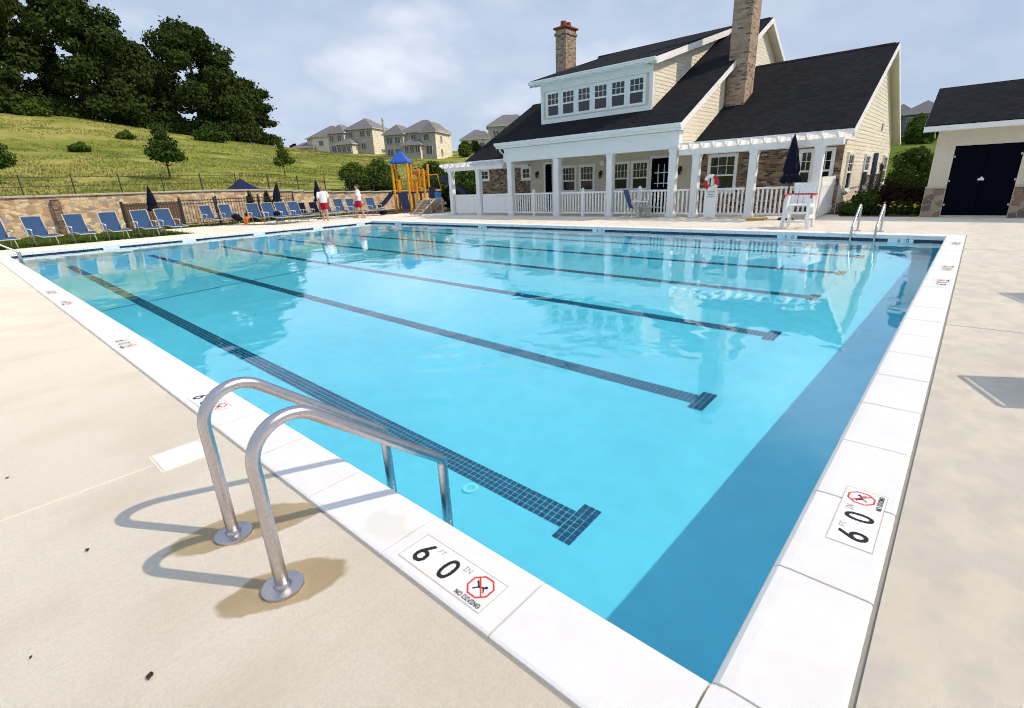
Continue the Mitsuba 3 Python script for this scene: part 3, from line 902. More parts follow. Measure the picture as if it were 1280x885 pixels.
for y0, y1, ex, ez in ((7.70, 16.55, EX, EZ), (2.90, 7.98, WX, WEZ), (16.6, 20.9, WX, WEZ)):
    g = MB().prism([(0, -.02), (-.11, -.01), (-.125, -.05), (-.10, -.08), (-.09, -.13), (0, -.15)], (ex + .01, y0, ez), (1, 0, 0), (0, 0, 1), (0, y1 - y0, 0))
    put(H, 'gutter', g, 'white')
    put(H, 'fascia', B(ex + .012, ex + .045, y0 + .02, y1 - .02, ez - .24, ez - .03), 'white')
    put(H, 'eave_soffit', B(ex + .045, ex + .62, y0 + .05, y1 - .05, ez - .235, ez - .205), 'white')
put(H, 'porch_beam', B(16.97, 17.27, GY - .19, 16.22, 2.40, 2.955, c=.01), 'white', label='tall white beam over the porch columns')
put(H, 'beam_trim', B(16.945, 17.295, GY - .21, 16.24, 2.38, 2.43), 'white')
put(H, 'beam_trim', B(16.94, 17.295, GY - .21, 16.24, 2.90, 2.95), 'white')
dp = MB().tube(smooth_path([(16.85, 16.42, 3.08), (16.9, 16.40, 2.86), (17.1, 16.36, 2.72), (17.1, 16.36, 2.30)], (.05, .05), 5), .035, 8)
put(H, 'downspout', dp, 'white', smooth=True)

# columns
for y in (8.08, 10.68, 13.30, 15.98):
    m = MB().box(16.99, 17.25, y - .13, y + .13, .0, 2.38, c=.012)
    m.box(16.965, 17.275, y - .155, y + .155, .0, .16, c=.01).box(16.97, 17.27, y - .15, y + .15, 2.27, 2.379, c=.01)
    put(H, 'porch_column', m, 'white')

# dormer
DX, DY0, DY1 = 18.05, 9.52, 14.82
dez = 5.52
dsl = (RZM - .02 - dez) / (RXM - 17.72)
dz0 = EZ + SL * (DX - EX)
fr = put(H, 'dormer_front', B(DX, DX + .12, DY0, DY1, dz0 - .08, 5.50), 'stucco', label='white dormer front with six windows in a row')
put(H, 'dormer_sill_board', B(DX - .03, DX, DY0 - .02, DY1 + .02, dz0 - .02, dz0 + .16), 'white')
put(H, 'dormer_frieze', B(DX - .05, DX, DY0 - .02, DY1 + .02, 5.17, 5.45), 'white')
for y in (DY0, DY1):
    put(H, 'dormer_corner_board', B(DX - .026, DX + .09, y - .025 if y == DY0 else y - .12, y + .12 if y == DY0 else y + .025, dz0 + .16, 5.17), 'white')
ww = (DY1 - DY0 - .5) / 6
for k in range(6):
    a = DY0 + .25 + k * ww
    window(H, 'x', DX, a + .005, a + ww - .005, dz0 + .20, 5.15, split=.48, case=.09, sill=False)
dr_ = MB()
slab(dr_, [(17.72, 9.24, dez + .10), (17.72, 15.20, dez + .10), (RXM, 15.20, RZM + .03), (RXM, 9.24, RZM + .03)], .08)
put(H, 'dormer_roof', dr_, 'shingle')
put(H, 'dormer_fascia', B(17.70, 17.74, 9.23, 15.21, dez - .10, dez + .06), 'white')
put(H, 'dormer_gutter', MB().prism([(0, 0), (-.10, .01), (-.115, -.03), (-.09, -.06), (-.08, -.11), (0, -.12)], (17.699, 9.23, dez + .05), (1, 0, 0), (0, 0, 1), (0, 5.98, 0)), 'white')
put(H, 'dormer_soffit', B(17.74, DX, 9.25, 15.18, dez - .10, dez - .07), 'white')
for y in (9.21, 15.20):
    put(H, 'dormer_rake_board', MB().prism([(0, -.17), (0, .06), (RXM - 17.72, RZM - dez - .04), (RXM - 17.72, RZM - dez - .27)], (17.72, y, dez), (1, 0, 0), (0, 0, 1), (0, .03, 0)), 'white')
boards(H, 'dormer_cheek', DY0, lambda z: max(DX + .095, DX + .095), lambda z: min(EX + (z - EZ) / SL + .02, 30), dz0 - .02, 5.36)
# cheek above the eave line, up to the shed roof
zs_ = np.linspace(5.36, 7.4, 12)
boards(H, 'dormer_cheek', DY0, lambda z: 17.72 + (z - dez + .04) / dsl + .35, lambda z: EX + (z - EZ) / SL + .02, 5.36, 7.3)

# chimneys


def chimney(x0, x1, y0, y1, zb, zt, lab, pots):
    c = put(H, 'chimney', B(x0, x1, y0, y1, zb, zt, c=.01), 'chimney_brick', label=lab)
    k = lambda n, m, mt, **q: scene.__setitem__(numbered(f'{c}__{n}'), ply(m.get(), mt, **q))
    k('cap_course', B(x0 - .05, x1 + .05, y0 - .05, y1 + .05, zt - .28, zt - .16, c=.01), 'chimney_brick')
    k('cap', B(x0 - .09, x1 + .09, y0 - .09, y1 + .09, zt, zt + .09, c=.015), 'clay')
    for px_ in pots:
        k('flue_pot', MB().cone((px_, (y0 + y1) / 2), .17, .14, zt + .09, zt + .36, 14), 'clay', smooth=40)


chimney(21.40, 22.35, 7.27, 8.0, 2.5, 9.4, 'tall brown brick chimney standing against the main gable', (21.7, 22.05))
chimney(22.3, 23.2, 16.55, 17.2, 5, 8.72, 'brown brick chimney behind the long dormer', (22.55, 22.95))

# windows and doors of the front
for a0, a1, z0, z1 in ((12.80, 13.66, .95, 2.14), (13.80, 14.68, .95, 2.14), (10.12, 10.98, .95, 2.16), (11.05, 11.88, .95, 2.16)):
    window(H, 'x', FX, a0, a1, z0, z1, split=.42, cols=4, rows=2)
for a0, a1, z0, z1 in ((6.55, 7.66, .80, 2.18), (4.02, 4.52, .85, 2.15), (3.42, 3.96, .85, 2.15)):
    window(H, 'x', FX, a0, a1, z0, z1, split=.45, cols=3 if a1 - a0 > .6 else 2, rows=2)
for a0, a1, z0, z1 in ((19.45, 20.25, 1.66, 2.22), (16.55, 17.2, 1.60, 2.22)):
    window(H, 'x', FX, a0, a1, z0, z1, cols=2, rows=2, lower=False)


def front_door(a0, a1, top, lites):
    d = put(H, 'door', MB().box(FX - .035, FX - .004, a0, a1, .02, top), 'navy_paint', label='dark porch door with a white grid' if lites else 'narrow dark porch door near the left columns')
    k = lambda n, m, mt: scene.__setitem__(numbered(f'{d}__{n}'), ply(m.get(), mt))
    k('frame', MB().box(FX - .06, FX, a0 - .10, a0 - .003, .0, top + .10).box(FX - .06, FX, a1 + .003, a1 + .10, .0, top + .10).box(FX - .06, FX, a0 - .003, a1 + .003, top + .003, top + .10), 'white')
    if lites:
        g = MB(); c = (a0 + a1) / 2
        for y in (c - .13, c + .13): g.box(FX - .046, FX - .037, y - .018, y + .018, 1.05, 1.95)
        for z in (1.20, 1.62): g.box(FX - .0455, FX - .0375, c - .30, c + .30, z - .018, z + .018)
        k('grid', g, 'white')
    k('handle', MB().ball((FX - .08, a0 + .09, 1.0), .03, 1), 'steel')


front_door(9.14, 10.0, 2.18, True)
front_door(15.22, 15.62, 2.25, False)
for y, z in ((16.12, 1.80), (12.46, 1.66), (8.76, 1.66)):
    t = thing('wall_lantern', f'black lantern on the porch wall {"left of the narrow dark door" if y > 15 else "between the two window pairs" if y > 10 else "right of the dark door with the white grid"}', 'lantern')
    put(t, 'bracket', MB().tube([(FX, y, z + .12), (FX - .10, y, z + .18), (FX - .13, y, z + .13)], .012, 6).box(FX - .02, FX - .001, y - .05, y + .05, z - .02, z + .16), 'black_metal')
    put(t, 'cage', MB().cone((FX - .13, y), .05, .075, z - .14, z + .06, 6).cone((FX - .13, y), .085, .02, z + .06, z + .14, 6), 'black_metal')
    put(t, 'glass', MB().cone((FX - .13, y), .02, .055, z - .17, z - .14, 6), 'lamp_glass')
t = thing('wall_dish', 'small white round horn speaker high on the porch wall between window pairs', 'speaker')
put(t, 'dish', MB().tube([(FX, 12.40, 2.15), (FX - .06, 12.40, 2.15), (FX - .10, 12.40, 2.14)], [.05, .07, .12], 14), 'plastic', smooth=40)
put(t, 'bracket', B(FX - .05, FX - .001, 12.37, 12.43, 2.02, 2.10), 'plastic')
solo('ceiling_lamp', MB().ball((18.0, 9.2, 2.62), .13, 2, (1, 1, .5)), 'black_metal', 'dark round lamp under the porch ceiling before the door', 'lamp')
# gable side: windows, door
window(H, 'y', GYW - .006, 20.1, 21.15, .72, 2.0, cols=2, rows=2)
window(H, 'y', GYW - .006, 23.6, 24.7, .72, 2.0, cols=2, rows=2)
window(H, 'y', GYW - .006, 28.7, 29.9, .72, 2.0, cols=2, rows=2)
put(H, 'side_door', B(25.8, 26.7, GYW - .05, GYW - .012, .05, 2.05), 'slide_navy', label='dark blue side door in the gable wall')
put(H, 'gable_vent', B(26.6, 26.85, GYW - .03, GYW - .008, 2.95, 3.25), 'far_trim')
t = thing('side_lantern', 'black lantern on the sunlit gable wall beside the blue door', 'lantern')
put(t, 'bracket', MB().bar((27.4, GYW, 1.62), (27.4, GYW - .14, 1.62), .03, .03), 'black_metal')
put(t, 'cage', MB().cone((27.4, GYW - .15), .06, .09, 1.3, 1.55, 6).cone((27.4, GYW - .15), .1, .02, 1.55, 1.65, 6), 'black_metal')

# pergolas


def pergola(y0, y1, cols, label):
    t = thing('pergola', label, 'pergola')
    for y in cols:
        m = MB().box(17.0, 17.24, y - .12, y + .12, .0, 2.14, c=.012)
        m.box(16.98, 17.26, y - .14, y + .14, 0, .14, c=.01).box(16.98, 17.26, y - .14, y + .14, 2.06, 2.139, c=.01)
        put(t, 'post', m, 'white')
    put(t, 'beam', B(17.02, 17.22, y0, y1, 2.14, 2.34, c=.008), 'white')
    put(t, 'ledger', B(FX - .05, FX - .003, y0 + .3, y1 - .1, 2.20, 2.42), 'white')
    n = int(round((y1 - y0) / .43))
    for k in range(n + 1):
        y = y0 + .12 + (y1 - y0 - .24) * k / n
        put(t, 'rafter', MB().prism([(0, .10), (.16, 0), (2.72, 0), (2.72, .17), (0, .17)], (16.60, y - .022, 2.315), (1, 0, 0), (0, 0, 1), (0, .044, 0)), 'white')
    for x in (16.9, 17.55, 18.2):
        put(t, 'purlin', B(x - .025, x + .025, y0 + .02, y1 - .02, 2.486, 2.53), 'white')


pergola(2.85, 7.86, (3.44, 5.32, 7.22), 'white timber pergola on three square posts in front of the right wing')
pergola(16.42, 20.5, (18.1, 20.1), 'white timber pergola on two square posts at the left end of the porch')

# railings between the columns


def railing(y0, y1, label, mid=None, solid=False):
    t = thing('porch_railing', label, 'railing')
    put(t, 'top_rail', B(17.09, 17.17, y0, y1, .93, 1.0, c=.008), 'plastic')
    put(t, 'bottom_rail', B(17.10, 17.16, y0, y1, .12, .18), 'plastic')
    if solid:
        n = int((y1 - y0) / .125)
        for k in range(n):
            a = y0 + (y1 - y0) * k / n
            put(t, 'picket', B(17.115 + .006 * (k % 2), 17.145, a + .003, a + (y1 - y0) / n - .003, .18, .93), 'plastic')
    else:
        n = int((y1 - y0) / .135)
        for k in range(n):
            a = y0 + (y1 - y0) * (k + .5) / n
            put(t, 'baluster', B(17.112, 17.148, a - .028, a + .028, .18, .93), 'plastic')
    for y in ([mid] if mid else []):
        m = MB().box(17.07, 17.19, y - .06, y + .06, 0, 1.06, c=.006).box(17.055, 17.205, y - .075, y + .075, 1.06, 1.09)
        m.tube([(17.13, y, 1.09), (17.13, y, 1.17)], [.08, .005], 4)
        put(t, 'post', m, 'plastic')


cs = [3.44, 5.32, 7.22, 8.08, 10.68, 13.30, 15.98, 18.1, 20.1]
rl = ['white railing between the two right pergola posts, behind the lifeguard chair', 'white railing between pergola posts, behind the life ring station', 'short white railing between the pergola and the first porch column',
      'white porch railing below the dark door with the grid, behind the lone blue lounger', 'white porch railing below the middle window pair', 'white porch railing left of the windows', 'white slatted privacy railing left of the porch', 'white slatted privacy railing at the left end of the pergola']
for k in range(8):
    a, b = cs[k] + .18, cs[k + 1] - .18
    railing(a, b, rl[k], (a + b) / 2 if 3 <= k <= 5 else None, solid=k >= 6)
t = thing('side_gate', 'white panel gate between the last pergola post and the brown stone wall', 'gate')
for k in range(10):
    put(t, 'board', B(17.32 + k * .19, 17.32 + k * .19 + .184, 3.30, 3.33 + .004 * (k % 2), .08, 1.25), 'plastic')
put(t, 'rail', B(17.30, 19.24, 3.28, 3.298, .95, 1.06), 'plastic')
put(t, 'rail', B(17.30, 19.24, 3.28, 3.298, .2, .31), 'plastic')

# ------------------------------------------------------------------ storage shed
SH = thing('storage_shed', 'cream stucco shed with dark roof, stone base and black double doors at the right', 'shed')
SX = 18.40
put(SH, 'front_wall', B(SX, SX + .2, -6, -1.05, .0, 2.40), 'stucco')
put(SH, 'front_wall', B(SX, SX + .2, .36, .80, .0, 2.40), 'stucco')
put(SH, 'front_wall', B(SX, SX + .2, -1.05, .36, 1.93, 2.40), 'stucco')
put(SH, 'side_wall', MB().prism([(SX + .2, 0), (22.2, 0), (22.2, 2.35), (20.3, 3.42), (SX + .2, 2.38)], (0, .80, 0), (1, 0, 0), (0, 0, 1), (0, -.2, 0)), 'stucco')
sr = MB()
slab(sr, [(18.05, -6.4, 2.50), (18.05, 1.12, 2.50), (20.3, 1.12, 3.66), (20.3, -6.4, 3.66)], .08)
slab(sr, [(20.3, -6.4, 3.66), (20.3, 1.12, 3.66), (22.55, 1.12, 2.5), (22.55, -6.4, 2.5)], .08)
put(SH, 'roof', sr, 'shingle')
put(SH, 'fascia', B(18.0, 18.045, -6.4, 1.12, 2.34, 2.47), 'white')
put(SH, 'soffit', B(18.045, SX, -6.4, 1.10, 2.34, 2.37), 'white')
put(SH, 'rake_board', MB().prism([(0, -.16), (0, -.01), (2.25, 1.14), (4.5, -.01), (4.5, -.16), (2.25, .99)], (18.05, 1.10, 2.48), (1, 0, 0), (0, 0, 1), (0, .03, 0)), 'white')
for k, (a0, a1) in enumerate(((-1.04, -.345), (-.34, .35))):
    d = put(SH, 'door', B(SX + .02, SX + .07, a0 + .004, a1 - .002, .06, 1.92, c=.006), 'navy_paint')
    e = a0 + .02 if k == 0 else a1 - .02
    for z in (.35, 1.0, 1.65):
        scene[numbered(d + '__hinge')] = ply(B(SX - .005, SX + .02, e - .014, e + .014, z - .025, z + .025).get(), 'steel')
    if k == 1:
        scene[d + '__handle'] = ply(MB().box(SX - .03, SX + .02, -.40, -.27, 1.0, 1.05).ball((SX - .03, -.34, 1.06), .035, 1).get(), 'plastic')
put(SH, 'door_jamb', B(SX + .075, SX + .12, -1.048, .358, .03, 1.928), 'navy_paint')
put(SH, 'threshold', B(SX - .02, SX + .1, -1.05, .36, .0, .055), 'cap_stone')
# stone base of irregular pieces


def rubble_pieces(parent, y0, y1, z0, z1, x, seed, size=.2):
    r = np.random.default_rng(seed)
    nx, nz = max(2, int((y1 - y0) / size)), max(2, int((z1 - z0) / (size * .75)))
    p = np.array([(y0 + (i + .5 + r.uniform(-.33, .33)) * (y1 - y0) / nx, z0 + (j + .5 + r.uniform(-.33, .33)) * (z1 - z0) / nz) for i in range(nx) for j in range(nz)])
    far = np.vstack([p * [1, -1] + [0, 2 * z0], p * [1, -1] + [0, 2 * z1], p * [-1, 1] + [2 * y0, 0], p * [-1, 1] + [2 * y1, 0]])
    V = Voronoi(np.vstack([p, far]))
    bxx = shapely.box(y0, z0, y1, z1)
    for k in range(len(p)):
        pg = shapely.Polygon(V.vertices[V.regions[V.point_region[k]]]).intersection(bxx).buffer(-.010).buffer(-.008).buffer(.008, quad_segs=1)
        if pg.is_empty or pg.area < .002 or pg.geom_type != 'Polygon': continue
        d = r.uniform(.02, .05)
        put(parent, 'base_stone', MB().prism(pg.simplify(.006), (x, 0, 0), (0, 1, 0), (0, 0, 1), (-d, 0, 0)), ['fieldstone_a', 'fieldstone_b', 'fieldstone_c'][r.integers(3)])


put(SH, 'mortar_bed', B(SX - .012, SX - .001, .365, .832, .001, .80), 'grout')
put(SH, 'mortar_bed', B(SX - .012, SX - .001, -2.4, -1.055, .001, .80), 'grout')
rubble_pieces(SH, .37, .83, 0, .80, SX - .002, 3)
rubble_pieces(SH, -2.4, -1.06, 0, .80, SX - .002, 4)
put(SH, 'base_sill', B(SX - .07, SX - .001, .365, .835, .803, .855, c=.008), 'cap_stone')
put(SH, 'base_sill', B(SX - .07, SX - .001, -2.4, -1.055, .803, .855, c=.008), 'cap_stone')

# ------------------------------------------------------------------ loungers


def lounger_proto():
    """local: the foot points to +y, the back stands at -y; the width lies along x"""
    out = []
    def p(n, m, mt, **k): out.append((n, ply(m.get(), mt, **k)))
    W = .29
    def sling(a, b, m):
        a, b = np.array(a, float), np.array(b, float)
        u = b - a; n = np.cross((1, 0, 0), u); n /= np.linalg.norm(n)
        k = 8
        for i in range(k):
            s0, s1 = i / k, (i + 1) / k
            g = lambda s: -.03 * math.sin(math.pi * s)
            P = [(x, *(a + u * s + n * g(s))[1:]) for x, s in ((-W, s0), (W, s0), (W, s1), (-W, s1))]
            Q = [tuple(np.array(q) - n * .008) for q in P]
            m.add(P + Q, [[0, 1, 2, 3], [7, 6, 5, 4], [0, 4, 5, 1], [1, 5, 6, 2], [2, 6, 7, 3], [3, 7, 4, 0]])
        return m
    p('seat', sling((0, 0, .36), (0, .62, .40), sling((0, .62, .40), (0, 1.12, .34), MB())), 'sling')
    p('backrest', sling((0, -.27, 1.04), (0, -.01, .37), MB()), 'sling')
    fr = MB()
    for x in (-W - .02, W + .02):
        fr.tube([(x, -.285, 1.07), (x, -.01, .36), (x, .62, .395), (x, 1.14, .33)], .019, 6)
    fr.tube([(-W - .02, -.285, 1.07), (W + .02, -.285, 1.07)], .017, 6).tube([(-W - .02, 1.14, .33), (W + .02, 1.14, .33)], .017, 6)
    p('frame', fr, 'chair_frame')
    for x in (-W - .045, W + .045):
        p('armrest', MB().tube([(x, -.16, .60), (x, .10, .62), (x, .42, .60), (x, .46, .55)], .02, 6), 'plastic')
        p('leg', MB().tube([(x, .44, .58), (x, .36, .35), (x, .50, .0)], .017, 6), 'chair_frame')
        p('leg', MB().tube([(x, -.18, .60), (x, -.02, .33), (x, -.22, .0)], .017, 6), 'chair_frame')
    return out


LP = lounger_proto()
loungers = [  # x, y, heading of the foot (degrees; 180 = towards the pool), label
    (.10, 24.75, 192, 'blue sling lounger at the left picture edge, first of the row on the grass'), (1.18, 24.75, 190, 'second blue sling lounger from the left picture edge'),
    (2.32, 24.7, 188, 'third blue sling lounger from the left, before the stone wall'), (3.38, 24.8, 188, 'fourth blue sling lounger from the left, just left of the brown gate'),
    (4.45, 24.95, 186, 'blue sling lounger standing in front of the dark brown gate panel'), (5.28, 24.9, 185, 'blue sling lounger beside the right end of the brown gate panel'),
    (8.30, 29.2, 190, 'small far blue lounger left of the slanting dark post'), (9.15, 29.0, 185, 'small far blue lounger right of the slanting dark post'),
    (9.75, 27.0, 180, 'blue lounger with an orange towel over its side'), (10.05, 25.9, 185, 'blue lounger left end of the middle row of three'), (10.72, 25.9, 185, 'blue lounger in the middle of the middle row of three'),
    (11.40, 25.9, 185, 'blue lounger at the right end of the middle row of three'), (13.60, 26.8, 180, 'blue lounger half hidden behind the person in profile at left'), (14.80, 27.4, 185, 'pale blue lounger between the two people'),
    (14.75, 25.95, 185, 'blue lounger just behind the brown haired person'), (16.00, 25.9, 185, 'blue lounger right of the brown haired person, nearest the playground')]
for x, y, a, lab in loungers:
    place(LP, 'lounge_chair', lab, 'lounge chair', 'blue sling loungers by the pool', frame(None, x, y, .0, a + rng.normal(0, 3), .95))
place(LP, 'lounge_chair', 'single blue lounger standing against the white porch railing', 'lounge chair', None, frame(None, 16.55, 9.35, 0, 228))
# two loungers right of the picture whose shadows fall on the deck
place(LP, 'lounge_chair', 'blue lounger on the right deck whose shadow falls towards the coping, nearer one', 'lounge chair', None, frame(None, 3.70, -1.60, 0, 203, .85))
place(LP, 'lounge_chair', 'blue lounger on the right deck whose shadow falls towards the coping, farther one', 'lounge chair', None, frame(None, 7.1, -1.85, 0, 200, .85))
dark = [(n, {**d, 'bsdf': {'type': 'ref', 'id': 'm_navy'}} if n in ('seat', 'backrest') else d) for n, d in LP]
for x, y, a, lab in ((12.9, 28.1, 190, 'black sling chair by the wall, left one of the dark pair behind the first person'), (13.55, 28.0, 185, 'black sling chair by the wall, right one of the dark pair behind the first person'), (15.55, 27.2, 170, 'black sling chair behind the second person')):
    place(dark, 'dark_chair', lab, 'chair', 'black sling chairs by the stone wall', frame(None, x, y, 0, a, .85))

# bags and towels
solo('duffel_bag', MB().ball((8.95, 27.4, .42), .19, 2, (1.1, .8, .7)).ball((9.05, 27.4, .31), .18, 2, (1.1, .8, .7)), 'navy', 'dark navy bag lying left of the lounger with the orange towel', 'bag', smooth=True)
solo('tote_bag', MB().ball((10.22, 25.55, .5), .15, 2, (1.2, .7, .8)), 'navy', 'dark bag on the left lounger of the middle row', 'bag', smooth=True)
solo('beach_towel', MB().bar((9.45, 26.85, .42), (9.20, 26.85, .30), .45, .03).bar((9.20, 26.85, .30), (9.15, 26.85, .02), .45, .03), 'orange', 'orange towel hanging from a lounger in the middle of the terrace', 'towel')
solo('beach_towel', MB().bar((9.95, 26.3, .62), (9.88, 26.3, .10), .30, .03), 'orange', 'orange towel hanging beside the middle row of loungers', 'towel')
solo('gym_bag', MB().box(16.15, 16.6, 25.3, 25.55, .02, .26, c=.06), 'navy', 'small black bag on the ground in front of the last lounger by the playground', 'bag')

# ------------------------------------------------------------------ umbrellas and tent


def closed_umbrella(x, y, z0, z1, ztip, rad, lab, group=None, lean=(0, 0)):
    t = thing('closed_umbrella', lab, 'umbrella', group)
    lx, ly = lean
    n, mlev = 32, 12
    V, F = [], []
    for k in range(mlev):
        s = k / (mlev - 1)
        z = z0 + (z1 - z0) * s
        base = rad * (1 - s) ** .75 * (1 - .30 * math.exp(-((s - .16) / .07) ** 2)) + .025
        for a in range(n):
            th = 2 * np.pi * a / n
            rr = base * (1 + .22 * math.cos(8 * th + 2 * s) * (1 - s))
            V.append((x + lx * s + rr * math.cos(th), y + ly * s + rr * math.sin(th), z + (.05 * math.cos(8 * th) if k == 0 else 0)))
    for k in range(mlev - 1):
        for a in range(n):
            F.append([k * n + a, k * n + (a + 1) % n, (k + 1) * n + (a + 1) % n, (k + 1) * n + a])
    put(t, 'canopy', MB().add(V, F), 'navy', smooth=50)
    put(t, 'pole', MB().tube([(x, y, 0), (x + lx, y + ly, ztip)], .022, 8), 'black_metal', smooth=True)
    put(t, 'strap', MB().tube([(x + lx * .16, y + ly * .16, z0 + (z1 - z0) * .145), (x + lx * .16, y + ly * .16, z0 + (z1 - z0) * .175)], rad * .78, 20), 'black_metal')
    put(t, 'base', MB().cone((x, y), .24, .20, .0, .07, 20), 'black_metal', smooth=40)


closed_umbrella(16.70, 4.05, 1.13, 2.46, 2.50, .25, 'large closed navy umbrella standing before the white pergola at right', lean=(.0, .04))
closed_umbrella(5.4, 26.9, .95, 1.92, 2.0, .2, 'closed dark umbrella in front of the brown gate panel', 'closed umbrellas by the loungers')
closed_umbrella(11.45, 28.1, 1.0, 1.98, 2.05, .22, 'closed dark umbrella leaning between the tent and the middle loungers', 'closed umbrellas by the loungers', (.25, .2))
closed_umbrella(12.95, 26.35, .95, 2.02, 2.12, .2, 'closed dark umbrella right behind the first person', 'closed umbrellas by the loungers')
t = thing('canopy_tent', 'low dark blue peaked tent canopy behind the stone wall', 'tent')
cx, cy = 11.75, 33.2
pk = np.array([cx, cy, 2.42])
co = [np.array([cx + 1.0 * a, cy + 1.0 * b, 1.72]) for a, b in ((-1, -1), (1, -1), (1, 1), (-1, 1))]
m = MB()
for k in range(4):
    a, b = co[k], co[(k + 1) % 4]
    for s in range(6):
        s0, s1 = s / 6, (s + 1) / 6
        g = lambda e, s_: e + (pk - e) * s_ - np.array([0, 0, .14 * math.sin(math.pi * s_)])
        m.quad(g(a, s0), g(b, s0), g(b, s1), g(a, s1))
    m.quad(a - [0, 0, .10], b - [0, 0, .10], b, a)
put(t, 'canopy', m, 'tent_blue')
for c in co:
    put(t, 'leg', MB().bar(c, (c[0], c[1], .9), .04, .04), 'black_metal')

# ------------------------------------------------------------------ lifeguard chair, life ring, float
t = thing('lifeguard_chair', 'white lifeguard chair with red arm rails on the deck beside the far pool edge', 'lifeguard chair')
lx, ly = 14.15, 3.12
for sx in (-1, 1):
    for sy in (-1, 1):
        put(t, 'leg', MB().bar((lx + sx * .36, ly + sy * .33, 0), (lx + sx * .24, ly + sy * .26, .92), .075, .075), 'plastic')
for sy in (-1, 1):
    put(t, 'arm_rail', MB().tube(smooth_path([(lx + .30, ly + sy * .34, .93), (lx - .34, ly + sy * .34, .93), (lx - .38, ly + sy * .34, .84)], (.05,), 5), 0.024, 8), 'red', smooth=True, label='red arm rail of the lifeguard chair')
    put(t, 'side_rail', MB().bar((lx + .31, ly + sy * .32, .32), (lx - .31, ly + sy * .32, .32), .05, .08), 'plastic')
    put(t, 'side_rail', MB().bar((lx + .27, ly + sy * .29, .62), (lx - .27, ly + sy * .29, .62), .05, .08), 'plastic')
put(t, 'arm_rail', MB().tube([(lx + .30, ly - .34, .93), (lx + .30, ly + .34, .93)], .022, 8), 'red', smooth=True)
put(t, 'seat', B(lx - .27, lx + .27, ly - .28, ly + .28, .62, .67, c=.015), 'plastic')
for k in range(4):
    put(t, 'back_slat', MB().bar((lx + .27, ly - .21 + k * .14, .66), (lx + .36, ly - .21 + k * .14, 1.22), .115, .03, up=(1, 0, 0)), 'plastic')
put(t, 'back_cap', MB().bar((lx + .345, ly - .29, 1.20), (lx + .345, ly + .29, 1.20), .05, .09), 'plastic')
for k, z in enumerate((.18, .42)):
    put(t, 'step', B(lx - .44 + .05 * k, lx - .26 + .05 * k, ly - .26, ly + .26, z, z + .045, c=.01), 'plastic')
for k_ in [k for k in scene if k.startswith(t + '__')]:
    scene[k_]['to_world'] = T().translate([lx, ly, 0]).scale(.92).translate([-lx, -ly, 0])
t = thing('life_ring_station', 'white board with a red and white life ring standing before the pergola railing', 'life ring')
bx_, by_ = 16.55, 6.42
put(t, 'board', B(bx_, bx_ + .05, by_ - .20, by_ + .20, .05, 1.02, c=.015), 'plastic')
put(t, 'post', B(bx_ + .05, bx_ + .12, by_ - .05, by_ + .05, 0, 1.35), 'plastic')
for k in range(8):
    a = np.linspace(k * np.pi / 4 - np.pi / 8, (k + 1) * np.pi / 4 - np.pi / 8, 7)
    put(t, 'ring_segment', MB().tube(np.stack([0 * a + bx_ - .03, by_ + .20 * np.cos(a), 1.20 + .20 * np.sin(a)], 1), .062, 10), 'red' if k in (0, 3, 4, 7) else 'plastic', smooth=40)
for k, (z, w_) in enumerate(((.88, .28), (.80, .22), (.72, .26))):
    put(t, 'notice_line', B(bx_ - .003, bx_, by_ - w_ / 2, by_ + w_ / 2, z, z + .035), 'grey_ink')
m = MB().box(17.0 - .75, 16.95, 4.62, 5.12, .01, .07, c=.03)
t = thing('rescue_float', 'pale yellow foam float lying on the deck by the pergola', 'float')
put(t, 'slab', m, 'petal_yellow')
put(t, 'strap', B(16.55, 16.62, 4.61, 5.13, .012, .078), 'plastic')

# ------------------------------------------------------------------ playground
PG = thing('playground_set', 'yellow posted playground tower with blue pyramid roof and navy slides', 'playground')
ux = np.array([.62, -.78, 0.]); uy = np.array([.78, .62, 0.])          # along the picture, away from it
O = np.array([18.75, 27.4, 0.])


def P(a, b, z):
    return O + ux * a + uy * b + np.array([0, 0, z])


def pbar(n, p, q, w, h, mt, **k): return put(PG, n, MB().bar(P(*p), P(*q), w, h), mt, **k)


for a, b, h in ((0, 0, 3.05), (0, .9, 3.05), (.95, 0, 3.05), (.95, .9, 3.05), (1.45, .9, 2.6), (1.95, 0, 2.55), (2.05, .9, 2.85), (1.45, 0, 1.75)):
    put(PG, 'post', MB().tube([P(a, b, 0), P(a, b, h)], .078, 12), 'yellow', smooth=40)
ap = P(.475, .45, 3.72)
base = [P(-.10, -.12, 3.02), P(1.05, -.12, 3.02), P(1.05, 1.02, 3.02), P(-.10, 1.02, 3.02)]
m = MB()
for k in range(4):
    a, b = base[k], base[(k + 1) % 4]
    m.add([a, b, ap], [[0, 1, 2]]); m.quad(a - [0, 0, .09], b - [0, 0, .09], b, a)
m.quad(*[p - [0, 0, .09] for p in base[::-1]])
put(PG, 'pyramid_roof', m, 'roof_blue')
pbar('platform', (-.02, .45, 1.15), (2.07, .45, 1.15), .95, .09, 'slide_navy')
for k in range(7):
    pbar('panel_bar', (.2 + .0 * k, .03 + k * .14, 1.2), (.2, .03 + k * .14, 1.95), .03, .03, 'yellow')
pbar('rail', (0, 0, 1.95), (.95, 0, 1.95), .05, .05, 'yellow'); pbar('rail', (.95, 0, 2.0), (1.95, 0, 2.0), .05, .16, 'yellow'); pbar('rail', (.95, .9, 2.35), (2.05, .9, 2.35), .05, .22, 'orange', label='orange cross panel of the playground')
pbar('rail', (.95, .9, 1.9), (2.05, .9, 1.9), .05, .10, 'yellow'); pbar('rail', (.95, 0, 2.5), (1.95, 0, 2.5), .05, .07, 'yellow')
